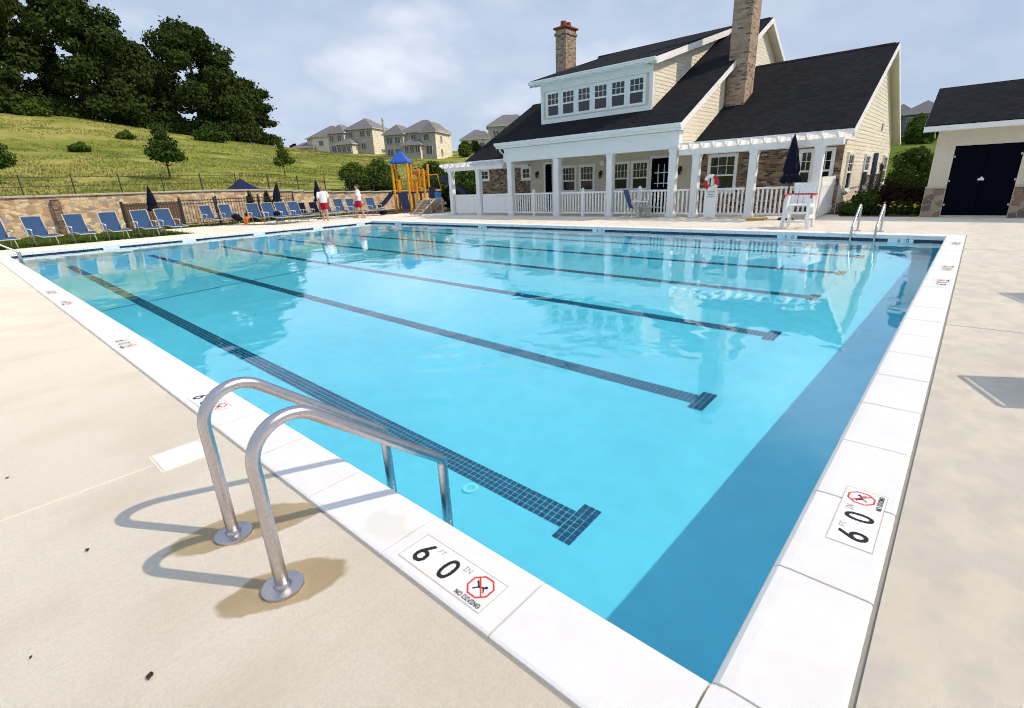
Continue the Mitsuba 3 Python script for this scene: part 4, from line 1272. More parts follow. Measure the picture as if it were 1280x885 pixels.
for k in range(9):
    a = 1.02 + k * .11
    pbar('rail_bar', (a, 0.01, 1.2), (a, 0.01, 2.0), .022, .022, 'yellow')
for k in range(6):
    pbar('climb_rung', (1.0, 0 + .0, .2 + k * .17), (1.42, 0, .2 + k * .17), .03, .03, 'orange')
pbar('navy_panel', (.30, -.05, .35), (.75, -.05, 1.15), .05, .05, 'slide_navy')
put(PG, 'climbing_wall', MB().add([P(.28, -.08, 1.2), P(.80, -.08, 1.2), P(.98, -.35, .15), P(.48, -.35, .15), P(.28, -.03, 1.2), P(.80, -.03, 1.2), P(.98, -.30, .15), P(.48, -.30, .15)],
    [[0, 1, 2, 3], [7, 6, 5, 4], [0, 4, 5, 1], [1, 5, 6, 2], [2, 6, 7, 3], [3, 7, 4, 0]]), 'slide_navy', label='navy climbing panel')


def slide(path, w, mt, lab):
    path = np.array([P(*p) for p in path]); m = MB()
    for a, b in zip(path[:-1], path[1:]):
        d = b - a; side = np.cross(d, (0, 0, 1.0)); side /= np.linalg.norm(side)
        n = np.cross(side, d); n /= np.linalg.norm(n)
        for o, hw, hh, up in ((0, w, .03, 0), (-w / 2, .04, .20, .09), (w / 2, .04, .20, .09)):
            m.bar(a + side * o + n * up, b + side * o + n * up, hw, hh)
    put(PG, 'slide', m, mt, label=lab)


slide([(-.02, .35, 1.15), (-.25, .3, 1.1), (-.65, .1, .6), (-.95, -.05, .36), (-1.15, -.1, .33)], .42, 'slide_navy', 'navy slide at the left of the playground')
slide([(2.9, .35, 1.95), (3.2, .3, 1.78), (3.9, .1, 1.30), (4.6, -.1, .9)], .42, 'slide_navy', 'navy slide at the right of the playground')
pbar('slide_panel', (2.55, .1, .75), (2.95, .1, .75), .06, .75, 'slide_blue', label='bright blue play panel')
pbar('slide_panel', (2.2, .15, 1.1), (2.6, .12, 1.1), .06, .7, 'slide_navy')
put(PG, 'arch_rail', MB().tube(smooth_path([P(2.05, .4, 2.15), P(2.75, .4, 2.2), P(2.95, .4, 1.2)], (.12,), 5), .035, 8), 'yellow', smooth=40)
put(PG, 'bridge_arch', MB().tube([P(1.1 + .05 * k, .45, 1.15 + .28 * math.sin(k / 16 * math.pi)) for k in range(17)], .04, 8), 'far_trim')
for k in range(5):
    pbar('balustrade_bar', (1.5 + k * .13, .9, 1.2), (1.5 + k * .13, .9, 2.35), .035, .035, 'yellow')
for k in range(4):
    pbar('ladder_rung', (1.45, .0, .25 + .3 * k), (1.95, 0, .25 + .3 * k), .045, .045, 'yellow')
pbar('side_panel', (.0, .45, 1.25), (.95, .45, 1.25), .04, .05, 'yellow')
pbar('deck_panel', (.98, .88, 1.45), (1.42, .88, 1.45), .05, .5, 'orange')
# a dark crawl tube on the right
put(PG, 'crawl_tube', MB().tube([P(3.3, .9, .45), P(3.9, .9, .45)], .42, 20), 'navy', smooth=40)
solo('play_border', MB().box(16.9, 26, 25.4, 31.0, -.1, .04), 'mulch', 'dark mulch bed under the playground', 'mulch')
t = thing('play_wall', 'low tan stone wall with steps below the playground', 'wall')
k_ = 0
for j in range(5):
    for i in range(6):
        a = 17.6 + i * .2 + (.1 if j % 2 else 0); o = rng.normal(0, .012, 2)
        u = (a - 17.6)
        p, q = np.array([17.72 + u * .85 + .01, 23.95 - u * 1.02, .075 + j * .15]), np.array([17.72 + (u + .2) * .85 - .01, 23.95 - (u + .2) * 1.02, .075 + j * .15])
        put(t, 'block', MB().bar(p + [o[0], o[0], 0], q + [o[0], o[0], 0], .28, .142), ['fieldstone_c', 'fieldstone_a', 'fieldstone_c', 'fieldstone_c'][(i * 3 + j * 5) % 4])
for x0, y0, x1, y1 in ((17.0, 23.35, 17.45, 22.85),):
    for k in range(4):
        put(t, 'step', B(17.0 + k * .25, 17.25 + k * .25, 22.9 - .0 * k, 23.7, .0, .13 * (k + 1)), 'fieldstone_c')
for nm, (a, b, lab) in enumerate((((16.85, 23.35, 0), (17.42, 22.92, .80), 'left pale metal handrail of the steps below the playground'), ((16.0, 21.65, 0), (17.75, 22.30, .82), 'right pale metal handrail of the steps below the playground'))):
    t = thing('stair_handrail', lab, 'handrail')
    a, b = np.array(a), np.array(b)
    put(t, 'rail', MB().tube(smooth_path([a, b, b + [.45, -.1, 0]], (.1,), 5), .028, 8), 'chair_frame', smooth=40)
    put(t, 'post', MB().tube([b + [.40, -.1, -.8], b + [.40, -.1, 0]], .025, 8), 'chair_frame', smooth=40)

# ------------------------------------------------------------------ people


def hullchain(j, bones, ref=.02, it=6):
    M = manifold3d.Manifold
    parts = []
    for a, b in bones:
        pts = []
        for k in (a, b):
            c, r = np.array(j[k][0]), j[k][1]
            s = M.sphere(1.0, 20).scale([r, r * (j[k][2] if len(j[k]) > 2 else 1), r]).translate(c.tolist())
            pts.append(s)
        parts.append(M.batch_hull(pts))
    m = parts[0]
    for p in parts[1:]: m = m + p
    m = m.refine_to_length(ref)
    q = m.to_mesh()
    tm = trimesh.Trimesh(q.vert_properties[:, :3], q.tri_verts)
    trimesh.smoothing.filter_taubin(tm, iterations=it)
    return tm


def person(x, y, yaw, lab, hair, side):
    t = thing('person', lab, 'person')
    # local: faces +x; y to the left; s = swing of the stride
    s = .20 * side
    J = dict(head=((.02, 0, 1.60), .095, .85), chin=((.06, 0, 1.53), .055), neck=((0, 0, 1.47), .055), neck0=((-.01, 0, 1.38), .065), chest=((0, 0, 1.28), .125, 1.25), waist=((.0, 0, 1.05), .11, 1.25), hip=((0, 0, .92), .125, 1.2),
             nose=((.108, 0, 1.585), .016))
    bones = [('head', 'chin'), ('head', 'nose'), ('neck', 'head'), ('neck', 'neck0'), ('neck0', 'chest'), ('chest', 'waist'), ('waist', 'hip')]
    for k, sg in (('l', 1), ('r', -1)):
        sw = s * sg
        J.update({f'sh{k}': ((-.01, sg * .185, 1.36), .062), f'el{k}': ((-.05 - sw * .6, sg * .255, 1.08), .046), f'wr{k}': ((.10 - sw * .8, sg * .25, .87), .031), f'ha{k}': ((.14 - sw * .8, sg * .245, .80), .036, .55),
                  f'hp{k}': ((0, sg * .085, .88), .095), f'kn{k}': ((.05 + sw * .8, sg * .095, .49), .060), f'an{k}': ((-.02 + sw * 1.0, sg * .095, .09), .042), f'to{k}': ((.14 + sw * 1.0, sg * .105, .035), .036), f'he{k}': ((-.05 + sw, sg * .095, .04), .038),
                  f'ear{k}': ((.0, sg * .085, 1.59), .022, .5), f'th{k}': ((.16 - sw * .8, sg * .215, .83), .014)})
        bones += [('chest', f'sh{k}'), (f'sh{k}', f'el{k}'), (f'el{k}', f'wr{k}'), (f'wr{k}', f'ha{k}'), (f'wr{k}', f'th{k}'), ('hip', f'hp{k}'), (f'hp{k}', f'kn{k}'), (f'kn{k}', f'an{k}'), (f'an{k}', f'to{k}'), (f'an{k}', f'he{k}'), ('head', f'ear{k}')]
        for q in range(4):
            J[f'f{k}{q}'] = ((.165 - sw * .8 - .018 * abs(q - 1.3), sg * (.225 + .011 * q), .735 + .008 * abs(q - 1.4)), .0095)
            bones.append((f'ha{k}', f'f{k}{q}'))
    Mx = T().translate([x, y, .0]).rotate([0, 0, 1], yaw)
    def add(n, tm, mt): scene[f'{t}__{n}'] = ply(tm, mt, smooth=True, to_world=Mx)
    add('body', hullchain(J, bones), 'skin')
    K = dict(c=((0, 0, 1.33), .135, 1.3), w=((0, 0, 1.06), .145, 1.32), h=((0, 0, .93), .15, 1.3), n=((-.01, 0, 1.41), .078))
    b2 = [('n', 'c'), ('c', 'w'), ('w', 'h')]
    for k, sg in (('l', 1), ('r', -1)):
        K[f's{k}'] = ((-.01, sg * .19, 1.355), .078); e = np.array(J[f'el{k}'][0]); a = np.array(J[f'sh{k}'][0])
        K[f'e{k}'] = (tuple(a + (e - a) * .62), .075)
        b2 += [('c', f's{k}'), (f's{k}', f'e{k}')]
    add('shirt', hullchain(K, b2, .025), 'shirt')
    Q = dict(h=((0, 0, .90), .146, 1.25))
    b3 = []
    for k, sg in (('l', 1), ('r', -1)):
        p, q = np.array(J[f'hp{k}'][0]), np.array(J[f'kn{k}'][0])
        Q[f'a{k}'] = (tuple(p), .115); Q[f'b{k}'] = (tuple(p + (q - p) * .62), .105)
        b3 += [('h', f'a{k}'), (f'a{k}', f'b{k}')]
    add('shorts', hullchain(Q, b3, .025), 'shorts')
    hr = dict(a=((-.015, 0, 1.635), .098, .88), b=((-.05, 0, 1.57), .085, .9), c=((-.03, 0, 1.66), .085, .85))
    add('hair', hullchain(hr, [('a', 'b'), ('a', 'c')], .02, 4), hair)


person(12.25, 24.55, 60, 'fair haired person in white T-shirt and red shorts by the pool edge, seen from behind', 'hair_fair', 1)
person(14.0, 24.1, 150, 'brown haired person in white T-shirt and red shorts, facing left near the playground', 'hair_brown', -1)

# ------------------------------------------------------------------ trees, shrubs


def clump_leaves(cl, n, size, seed, flat=.75):
    """leaf faces spread near the surface of clumps (centre, radii)"""
    r = np.random.default_rng(seed)
    cl = [(np.array(c, float), np.array(q, float) * np.ones(3)) for c, q in cl]
    wts = np.array([np.prod(q) ** (2 / 3) for c, q in cl]); wts /= wts.sum()
    V, n_ = [], 0
    for (c, q), w in zip(cl, wts):
        k = max(8, int(n * w))
        d = r.normal(0, 1, (k, 3)); d /= np.linalg.norm(d, axis=1, keepdims=True)
        rad = r.uniform(.25, 1, k) ** .45 * np.where(r.uniform(0, 1, k) < .16, r.uniform(1.0, 1.38, k), 1)
        bump = .72 + .55 * meshkit.fbm(d * 2.2 + c * .37, 3, seed=seed)
        p = c + d * q * (rad * bump)[:, None]
        nn = d * .8 + r.normal(0, .7, (k, 3)); nn /= np.linalg.norm(nn, axis=1, keepdims=True)
        u = np.cross(nn, r.normal(0, 1, (k, 3))); u /= np.linalg.norm(u, axis=1, keepdims=True); v = np.cross(nn, u)
        s = size * r.uniform(.55, 1.35, (k, 1))
        V.append(np.stack([p - u * s * .5, p + v * s * .36 + nn * s * .08, p + u * s * .62, p - v * s * .36 + nn * s * .08], 1))
    V = np.vstack(V)
    k = len(V)
    i = np.arange(k) * 4
    return V.reshape(-1, 3), np.stack([i, i + 1, i + 2, i + 3], 1)


def tree(name, label, cat, base, h, cl, n, size, mat, seed, trunk_r=.25, group=None, lean=0.0):
    t = thing(name, label, cat, group)
    b = np.array(base, float); r = np.random.default_rng(seed)
    top = max(c[2] for c, q in cl) + b[2]
    m = MB()
    ctr = np.mean([c for c, q in cl], axis=0)
    pth = [b + np.array([ctr[0] * s * s + r.normal(0, .02) * h * .2, ctr[1] * s * s, (h * .78) * s - .1]) for s in np.linspace(0, 1, 7)]
    m.tube(pth, np.linspace(trunk_r, trunk_r * .22, 7) * np.array([1.35, 1, 1, 1, 1, 1, 1]), 8)
    put(t, 'trunk', m, 'bark', smooth=True)
    for k, (c, q) in enumerate(cl[:9]):
        a = pth[min(5, 1 + int(4.5 * max(.05, min(1, c[2] / h * .85))))]
        e = b + np.array(c); mid = (a + e) / 2 + np.array([0, 0, -.06 * h])
        put(t, 'limb', MB().tube([a, mid, e], [trunk_r * .42, trunk_r * .28, trunk_r * .08], 6), 'bark', smooth=True)
    put(t, 'crown', MB().add(*clump_leaves([(b + np.array(c), q) for c, q in cl], n, size, seed)), mat)
    return t


def crown(seed, w, h0, h1, k, rmin, rmax, dep=None, shape=1.0):
    r = np.random.default_rng(seed); out = []
    dep = dep or w
    for i in range(k):
        s = (i + .5) / k
        z = h0 + (h1 - h0) * s
        ww = w * (math.sin(math.pi * min(.97, .18 + .80 * s)) ** .7) * shape
        a = i * 2.4 + r.uniform(-.5, .5); q = r.uniform(.15, 1) ** .5
        rr = r.uniform(rmin, rmax)
        out.append(((ww * q * math.cos(a), dep / w * ww * q * math.sin(a), z), (rr, rr, rr * r.uniform(.6, .85))))
    return out


bigs = [('large dark oak at the left picture edge on the hill crest', (7.2, 93.5, 12.4), 19.5, 6.6, 24, 21), ('broad dark oak on the hill crest, second from the left', (17.0, 93.5, 12.0), 16.5, 6.6, 26, 22),
        ('dark oak on the hill crest between the second oak and the tallest one at right', (23.6, 95.5, 11.2), 12.2, 4.2, 18, 27),
        ('wide round topped oak at the right end of the dark tree row', (31.2, 94.5, 10.5), 16.3, 6.8, 28, 23), ('dark oak filling the tree row behind the left crest', (-1.5, 97, 12.8), 20, 7, 22, 24),
        ('low dark tree at the right foot of the widest oak', (36.6, 96.5, 10.3), 10.0, 3.6, 14, 28)]
for lab, b, h, w, k, sd in bigs:
    cl = crown(sd, w, 3.0, h - 1.6, k + 8, 1.1, 2.5)
    r = np.random.default_rng(sd + 50)
    cl += [((r.uniform(-w, w) * .85, r.uniform(-w, w) * .7, r.uniform(.5, 4.0)), (2.1, 2.0, 1.5)) for _ in range(7)]
    tree('oak_tree', lab, 'tree', b, h, cl, 26000, .48, 'leaf_dark', sd, .5, None)
tree('leaning_tree', 'smaller open tree with layered branches right of the dark oaks', 'tree', (43.0, 102.4, 9.7), 12.0,
     [((-1.0, 0, 10.6), (2.2, 2, 1.0)), ((1.2, 0, 9.3), (2.5, 2, .9)), ((-1.6, 0, 8.0), (2.2, 2, .9)), ((1.6, 0, 7.0), (2.3, 2, .8)), ((.2, 0, 5.4), (2.6, 2, .9)), ((1.9, 0, 4.4), (2.4, 1.6, .7)), ((-.8, 0, 3.0), (2.2, 2, 1.1)), ((1.6, 0, 1.6), (2.6, 2, 1.1))], 7000, .45, 'leaf_dark', 31, .28)
r = np.random.default_rng(77)
for k, (x, y, rr) in enumerate([(3, 92, 2.0), (9.5, 91.0, 1.9), (14, 91.5, 1.8), (20.5, 92.2, 2.0), (25.5, 92.4, 1.9), (29.6, 92.6, 1.8), (34, 94.6, 2.0), (28.9, 93.2, 2.6)]):
    z = float(terrain_z(np.array([x]), np.array([y]))[0])
    t = thing('edge_shrub', 'dark undergrowth shrub along the foot of the oak row', 'shrub', 'shrubs under the oaks')
    put(t, 'foliage', MB().add(*clump_leaves([((x + a, y, z + .8), (rr, 1.4, 1.5)) for a in (-1.2, 0.2, 1.3)], 2600, .42, 200 + k)), 'leaf_dark')
    put(t, 'stem', MB().tube([(x, y, z - .3), (x, y, z + 1)], [.08, .03], 6), 'bark')


def zt(x, y): return float(terrain_z(np.array([float(x)]), np.array([float(y)]))[0])


def shrub(name, label, cat, x, y, z, cl, n, size, mat, seed, group=None):
    t = thing(name, label, cat, group)
    put(t, 'foliage', MB().add(*clump_leaves([((x + c[0], y + c[1], z + c[2]), q) for c, q in cl], n, size, seed)), mat)
    m = MB()
    for c, q in cl[:5]:
        m.tube([(x + .1 * c[0], y + .1 * c[1], z - .1), (x + .6 * c[0], y + .6 * c[1], z + .5 * c[2]), (x + c[0], y + c[1], z + c[2])], [.03, .02, .006], 5)
    put(t, 'stem', m, 'bark')
    return t


# young trees and bushes on the hillside
tree('young_tree', 'young green tree standing alone in front of the hillside fence', 'tree', (10.6, 42.3, zt(10.6, 42.3)), 3.6,
     [((0, 0, 3.0), (.5, .5, .55)), ((.1, 0, 2.3), (.85, .8, .5)), ((-.55, 0, 1.8), (.6, .6, .4)), ((.6, 0, 1.6), (.65, .6, .45)), ((0, .4, 1.7), (.9, .8, .5)), ((.1, -.4, 1.5), (.9, .8, .4))], 2600, .20, 'leaf_green', 41, .07)
tree('young_tree', 'green tree cut by the left picture edge behind the wall fence', 'tree', (1.6, 42.2, zt(1.6, 42.2)), 3.2,
     [((0, 0, 1.9), (1.1, 1, .7)), ((.4, 0, 1.4), (1.0, .9, .5)), ((-.7, 0, 1.6), (1, 1, .7)), ((.1, 0, 2.3), (.7, .7, .5))], 2400, .20, 'leaf_green', 42, .07)
tree('young_tree', 'thin pale young tree on the slope behind the closed umbrellas', 'tree', (21.0, 46.9, zt(21, 46.9)), 3.3,
     [((0, 0, 2.7), (.35, .4, .5)), ((.1, 0, 1.9), (.55, .5, .5)), ((.5, 0, 1.3), (.6, .5, .35)), ((-.3, 0, 1.2), (.5, .5, .4))], 1200, .18, 'leaf_bright', 43, .05)
for k, (x, y, s, m_, lab) in enumerate([(20.7, 34.9, .72, 'leaf_green', 'leafy green tree behind the two people, left of a pair'), (22.5, 34.3, .82, 'leaf_green', 'leafy green tree behind the two people, right of a pair'),
                                      (24.0, 35.6, .5, 'leaf_bright', 'low bright bush left of the playground roof')]):
    tree('bushy_tree', lab, 'tree', (x, y, zt(x, y)), 3.3 * s, [((0, 0, 2.4 * s), (.8 * s, .8, .6 * s)), ((-.6, 0, 1.8 * s), (.9 * s, .8, .6)), ((.7, 0, 1.6 * s), (.9 * s, .8, .7)), ((0, -.3, 1.1 * s), (1.3 * s, 1, .7)), ((.3, .3, .5), (1.3 * s, 1, .5))], 3600, .17, 'leaf_bright', 60 + k, .08)
for k, (px_, py_, s, m_, lab) in enumerate([(27.6, 81.1, 1.45, 'leaf_green', 'round green bush high on the slope below the widest oak'), (9.8, 64.7, .48, 'leaf_bright', 'low green bush on the middle of the slope'),
                                      (16.0, 74.7, .5, 'leaf_bright', 'small green bush on the upper slope'), (10.4, 89.2, 1.1, 'leaf_bright', 'rounded bright shrub at the top of the slope under the first oak')]):
    shrub('slope_bush', lab, 'bush', px_, py_, zt(px_, py_), [((0, 0, .7 * s), (1.1 * s, 1, .75 * s)), ((.9 * s, 0, .5 * s), (.9 * s, .8, .5 * s)), ((-.9 * s, 0, .45 * s), (.8 * s, .8, .5 * s)), ((.2, 0, 1.25 * s), (.6 * s, .6, .5 * s))], 2000, .30, m_, 80 + k)
for k, (x, y, lab) in enumerate(((10.95, 30.3, 'dark cone shaped evergreen before the stone wall, left of two'), (11.9, 30.3, 'dark cone shaped evergreen before the stone wall, right of two'))):
    shrub('conifer_shrub', lab, 'evergreen shrub', x, y, 0, [((0, 0, .35), (.42, .4, .4)), ((0, 0, .75), (.32, .3, .4)), ((0, 0, 1.15), (.2, .2, .35)), ((0, 0, 1.45), (.09, .09, .25))], 2400, .08, 'leaf_conifer', 95 + k)
# greenery right behind the playground and left of the house
for k, (x, y, s, m_, lab) in enumerate([(29.3, 36.3, .8, 'leaf_green', 'green bush behind the playground, left one'), (32.3, 36.5, .6, 'leaf_bright', 'bright green bush behind the playground near the left pergola'), (36.0, 36.0, .9, 'leaf_green', 'green bush between the far houses and the pool house'),
                                      (27.0, 29.0, 1.0, 'leaf_green', 'green bush seen through the left pergola'), (26.0, 26.5, .9, 'leaf_bright', 'pale bush seen through the left pergola posts'), (23.5, 27.0, .55, 'leaf_conifer', 'low dark hedge behind the white privacy railing')]):
    tree('bushy_tree', lab, 'bush', (x, y, zt(x, y)), 3.0 * s, [((0, 0, 2.2 * s), (.9 * s, .9, .7 * s)), ((-.8 * s, 0, 1.5 * s), (1 * s, .9, .7)), ((.9 * s, 0, 1.4 * s), (1 * s, .9, .7)), ((0, -.3, .9 * s), (1.6 * s, 1, .7)), ((.3, .3, .3), (1.6 * s, 1, .5))], 3200, .2, m_, 110 + k, .08)
# planting bed between house and shed
struct('planting_bed', MB().prism(shapely.Polygon([(18.45, .9), (18.30, 2.85), (19.25, 3.05), (30, 3.05), (30, .9)]), (0, 0, -.1), (1, 0, 0), (0, 1, 0), (0, 0, .115)), 'mulch', label='dark mulch bed between house and shed')
for k, (x, y, w, h, mt, lab) in enumerate([(18.85, 2.65, .34, .42, 'leaf_green', 'low green shrub at the corner of the brown stone wall'), (19.5, 2.35, .5, .85, 'leaf_green', 'rounded green shrub under the gable windows'), (18.9, 1.95, .32, .35, 'leaf_conifer', 'low dark edging shrub behind the far ladder'),
                                       (20.0, 1.75, .42, 1.15, 'leaf_red', 'dark red leaved shrub in the bed beside the shed'), (19.3, 1.35, .36, .5, 'leaf_dark', 'dark low shrub with yellow flowers left of the shed'), (19.2, 1.0, .3, .4, 'leaf_dark', 'dark low shrub at the shed corner'),
                                       (21.8, 1.5, .8, 1.5, 'leaf_dark', 'tall dark shrub behind the red one'), (21.0, 1.0, .6, 1.1, 'leaf_green', 'green shrub close to the shed wall'), (22.5, 2.3, .6, 1.0, 'leaf_dark', 'dark shrub along the gable wall'), (20.6, 1.25, .4, .95, 'leaf_red', 'second red leaved shrub nearer the shed')]):
    w, h = w * .85, h * .85
    shrub('garden_shrub', lab, 'shrub', x, y, 0, [((0, 0, h * .5), (w, w, h * .5)), ((w * .5, .1, h * .4), (w * .8, w * .8, h * .4)), ((-w * .4, -.1, h * .35), (w * .8, w * .8, h * .35)), ((.05, w * .5, h * .65), (w * .6, w * .6, h * .4))], 1500, .085, mt, 140 + k)
for k, (x, y, nf, lab) in enumerate(((18.85, 1.55, 5, 'yellow flowers in the mulch bed behind the far ladder'), (18.8, .98, 8, 'orange yellow flowers in the bed close to the shed corner'), (18.75, 1.95, 4, 'few yellow flowers in the bed left of the others'))):
    t = thing('flower_clump', lab, 'flowers')
    f_, s_ = MB(), MB().ball((x, y, .02), .16, 1, (1, 1, .25))
    for i in range(nf):
        a, b, h = x + rng.normal(0, .1), y + rng.normal(0, .14), rng.uniform(.25, .42)
        f_.ball((a, b, h), .035, 1, (1, 1, .6)); s_.tube([(a, b, 0), (a, b, h)], .006, 4)
    put(t, 'blossom', f_, 'petal_yellow'); put(t, 'stalk', s_, 'leaf_green')
tree('garden_tree', 'round green tree between the pool house and the shed', 'tree', (28.8, 2.0, -.3), 2.7,
     [((0, 0, 2.2), (.55, .5, .42)), ((.2, .4, 1.95), (.62, .5, .48)), ((0, -.5, 1.8), (.62, .5, .48)), ((-.3, .1, 1.4), (.8, .75, .5)), ((.1, .55, 1.1), (.62, .5, .48)), ((.1, -.65, 1.0), (.62, .5, .48)), ((.1, 0, .6), (.8, .75, .5))], 4200, .13, 'leaf_green', 171, .10)
t = thing('garden_fence', 'thin black metal fence in front of the gable windows', 'fence')
for k in range(22):
    x = 21.6 + k * .2
    put(t, 'picket', B(x - .009, x + .009, 2.86, 2.878, .02, 1.22), 'black_metal')
for h in (.15, 1.18): put(t, 'rail', B(21.5, 26, 2.845, 2.857, h - .02, h + .02), 'black_metal')
for x in (21.5, 23.7, 26): put(t, 'post', B(x - .03, x + .03, 2.83, 2.89, 0, 1.32), 'black_metal')

# ------------------------------------------------------------------ far houses on the hill


def far_house(label, o, ang, vols, wins, wall='far_brown', side='far_cream'):
    """o: base point; local a runs along the front (to the right), b away from the viewer; vols = (a0, a1, b0, b1, height, roof height)"""
    t = thing('far_house', label, 'house')
    o = np.array(o, float); u = np.array([math.cos(ang), math.sin(ang), 0]); w = np.array([-u[1], u[0], 0])
    G = lambda a, b, z: o + u * a + w * b + np.array([0, 0, z])
    for a0, a1, b0, b1, h, rh in vols:
        m = MB(); c = [G(a0, b0, -3), G(a1, b0, -3), G(a1, b1, -3), G(a0, b1, -3)]; d = [p + [0, 0, h + 3] for p in c]
        put(t, 'wall', MB().quad(c[0], c[1], d[1], d[0]), wall); put(t, 'wall', MB().quad(c[2], c[3], d[3], d[2]), wall)
        put(t, 'side_wall', MB().quad(c[1], c[2], d[2], d[1]), side); put(t, 'side_wall', MB().quad(c[3], c[0], d[0], d[3]), side)
        e = .45
        q = [G(a0 - e, b0 - e, h), G(a1 + e, b0 - e, h), G(a1 + e, b1 + e, h), G(a0 - e, b1 + e, h)]
        ia = min((a1 - a0), (b1 - b0)) / 2
        if a1 - a0 >= b1 - b0: rr = [G(a0 + ia * .9, (b0 + b1) / 2, h + rh), G(a1 - ia * .9, (b0 + b1) / 2, h + rh)]; r_m = MB().quad(q[0], q[1], rr[1], rr[0]).quad(q[2], q[3], rr[0], rr[1]).add([q[1], q[2], rr[1]], [[0, 1, 2]]).add([q[3], q[0], rr[0]], [[0, 1, 2]])
        else: rr = [G((a0 + a1) / 2, b0 + ia * .9, h + rh), G((a0 + a1) / 2, b1 - ia * .9, h + rh)]; r_m = MB().quad(q[1], q[2], rr[1], rr[0]).quad(q[3], q[0], rr[0], rr[1]).add([q[0], q[1], rr[0]], [[0, 1, 2]]).add([q[2], q[3], rr[1]], [[0, 1, 2]])
        r_m.quad(*[p - [0, 0, .02] for p in q[::-1]])
        put(t, 'roof', r_m, 'far_roof')
        put(t, 'eave_board', MB().bar(q[0] - [0, 0, .12], q[1] - [0, 0, .12], .12, .22).bar(q[1] - [0, 0, .12], q[2] - [0, 0, .12], .12, .22), 'far_trim')
    for a, b, z, ww, hh, face in wins:
        m = MB(); f = MB()
        if face == 'f':
            p, q2 = G(a, b - .05, z), G(a + ww, b - .05, z)
        else:
            p, q2 = G(a + .05, b, z), G(a + .05, b + ww, z)
        n = np.cross(q2 - p, (0, 0, 1.)); n /= np.linalg.norm(n)
        m.bar(p + [0, 0, hh / 2], q2 + [0, 0, hh / 2], .06, hh)
        s = (q2 - p) / np.linalg.norm(q2 - p) * .10
        for z2 in (0, hh): f.bar(p - s + n * .04 + [0, 0, z2], q2 + s + n * .04 + [0, 0, z2], .08, .12)
        for pp in (p, q2, (p + q2) / 2): f.bar(pp + n * .04, pp + n * .04 + [0, 0, hh], .08, .10)
        k = put(t, 'window', f, 'far_trim')
        scene[k + '__pane'] = ply(m.get(), 'far_glass')
    return t


def az(x, y): return math.atan2(y, x)


far_house('pair of joined brown and cream houses on the hill, left of the playground roof', (76.6, 136.0, 11.0), math.radians(-66), [(0, 5.2, 0, 7, 5.6, 2.3), (5.2, 13.4, 1.2, 10.5, 6.3, 2.9), (3.6, 8.6, -1.8, 2, 2.5, 1.4)],
          [(.6, 0, 3.3, 1.3, 1.6, 'f'), (3.1, 0, 3.3, 1.3, 1.6, 'f'), (.9, 0, .7, 1.5, 1.6, 'f'), (4.0, -1.8, .4, 1.1, 1.6, 'f'), (5.5, -1.8, .4, 1.1, 1.6, 'f'), (7.0, -1.8, .4, 1.2, 1.6, 'f'), (6.0, 1.2, 4.1, 1.3, 1.5, 'f'), (9.6, 1.2, 4.1, 1.4, 1.6, 'f'), (9.6, 1.2, 1.0, 1.4, 1.6, 'f'), (11.7, 1.2, 4.1, 1.1, 1.6, 'f'), (13.4, 5, .2, 1.6, .9, 's')])
far_house('large brown house with bay windows on the hill, behind the playground roof', (78.6, 112.2, 7.6), math.radians(-63), [(0, 5.2, -.8, 8, 6.6, 2.4), (4, 13.8, 0.2, 9.5, 6.9, 3.0), (5.6, 10.2, -2.2, .6, 3.9, 1.2), (10.2, 13.8, -1.0, 8, 6.6, 2.4)],
          [(.7, -.8, 4.4, 1.6, 1.6, 'f'), (3.0, -.8, 4.4, 1.4, 1.6, 'f'), (.7, -.8, 1.6, 1.6, 1.6, 'f'), (3.0, -.8, 1.6, 1.4, 1.6, 'f'), (6.1, -2.2, 1.9, 1.0, 1.6, 'f'), (7.5, -2.2, 1.9, 1.0, 1.6, 'f'), (8.9, -2.2, 1.9, 1.2, 1.6, 'f'), (6.9, .2, 5.1, 1.3, 1.2, 'f'), (10.8, -1, 4.6, 1.3, 1.5, 'f'), (11.2, -1, 1.5, 1.6, 2.0, 'f'),
           (7.3, -2.22, -.8, .8, 1.0, 'f'), (8.6, -2.22, -.8, .8, 1.0, 'f'), (13.8, 2, 4.2, 1.0, 1.5, 's'), (13.8, 2, 1.2, 1.0, 1.5, 's')])
far_house('small cream house with hip roof, left of the joined pair on the hill', (80.5, 152.5, 13.0), math.radians(-62), [(0, 9.5, 0, 9, 4.2, 3.2)], [(2.5, 0, 1.6, 1.4, 1.4, 'f')], wall='far_cream')
far_house('far house half sunk behind the hill crest, leftmost on the skyline', (76.5, 158.0, 13.2), math.radians(-62), [(0, 7.5, 0, 6, 1.2, 1.7), (5.2, 6.6, 1, 2.5, 3.6, .6)], [(1.6, 0, .1, 1.5, .9, 'f')], wall='far_trim')
far_house('cream house with grey roof behind the roof edge of the pool house, lower one', (110.0, 118.5, 10.6), math.radians(-48), [(0, 9.5, 0, 9, 4.0, 3.0), (4, 9.8, -2, 4, 4.0, 2.4)], [(5.8, -2, 1.4, 1.4, 1.5, 'f'), (1.5, 0, 1.4, 1.4, 1.5, 'f')], wall='far_cream')
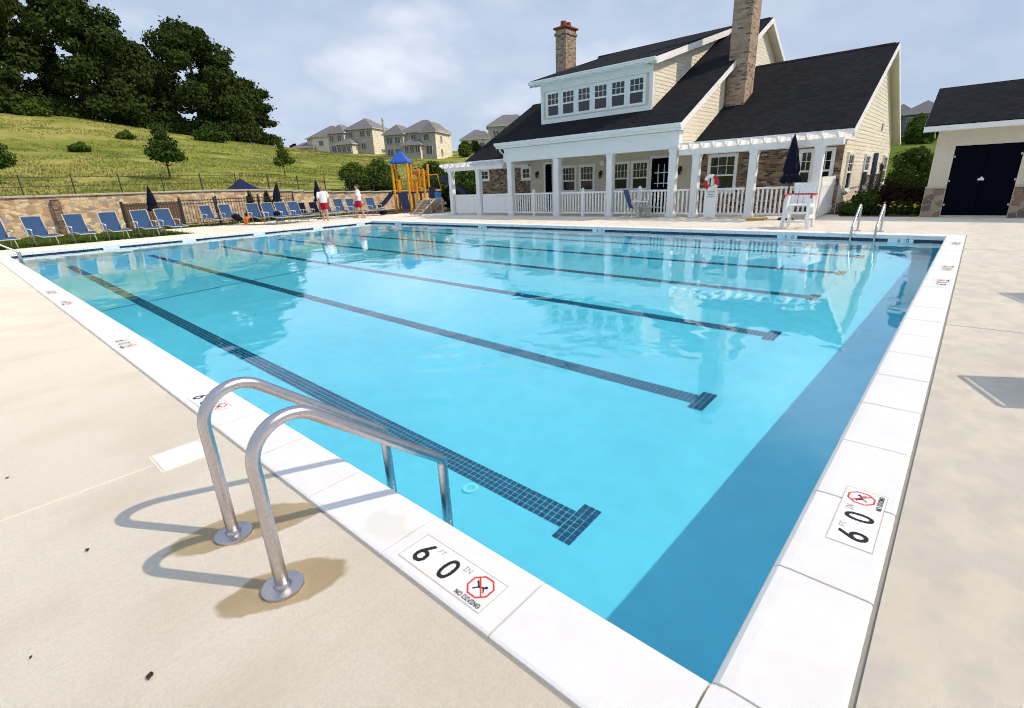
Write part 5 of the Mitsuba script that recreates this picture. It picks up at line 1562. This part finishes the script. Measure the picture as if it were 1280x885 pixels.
far_house('brown house cut by the dark roof edge of the pool house', (101.5, 98.6, 8.9), math.radians(-46), [(0, 12, 0, 9, 7.2, 3.0), (5, 9, -1, 3, 7.0, 2.0)], [(1.2, 0, 4.4, 1.6, 1.6, 'f'), (6.2, -1, 4.4, 1.6, 1.6, 'f'), (1.2, 0, 1.2, 1.6, 1.6, 'f')])
far_house('grey shaded house between pool house gable and shed, far on the right', (121.0, 12.6, 6.0), math.radians(-90), [(0, 6.5, 0, 8, 4.6, 2.2), (-2.0, 1.5, 1, 9, 5.0, 1.6)], [(1.0, 0, 2.4, 1.0, 1.5, 'f'), (3.5, 0, 2.4, 1.0, 1.5, 'f')], wall='far_roof', side='far_roof')
for k, (x, y, s, lab) in enumerate(((97, 103, .8, 'dark tree between the brown house and the cream house'), (104, 106.5, .75, 'dark tree left of the lower cream house'), (91.5, 97.5, .7, 'green tree at the right foot of the large brown house'), (78.5, 160, .45, 'reddish shrub beside the leftmost far house'), (110, 4.5, .55, 'green tree in front of the grey far house'), (84, 6.5, .7, 'green bushes on the slope behind the garden tree'), (70, 5.2, .5, 'bright bush on the slope behind the shed'))):
    tree('far_tree', lab, 'tree', (x, y, zt(x, y)), 4.4 * s, [((0, 0, 3.2 * s), (1.3 * s, 1.3 * s, 1.0 * s)), ((-1.1 * s, 0, 2.2 * s), (1.3 * s, 1.3, 1.0 * s)), ((1.2 * s, 0, 2.0 * s), (1.4 * s, 1.3, 1.0 * s)), ((0, 0, 1.1 * s), (2.0 * s, 1.6, .9 * s))], 1500, .45, ['leaf_green', 'leaf_green', 'leaf_bright', 'leaf_red', 'leaf_green', 'leaf_bright', 'leaf_bright'][k], 300 + k, .15)
t = thing('chimney_pipe', 'pale slender pole standing beside the large brown house on the hill', 'pole')
put(t, 'shaft', MB().tube([(79.0, 112.8, 7), (78.8, 112.8, 17.6)], [.30, .26], 10), 'far_trim', smooth=40)
put(t, 'cap', MB().tube([(78.8, 112.8, 17.6), (78.8, 112.8, 18.1)], [.36, .30], 10), 'far_trim')
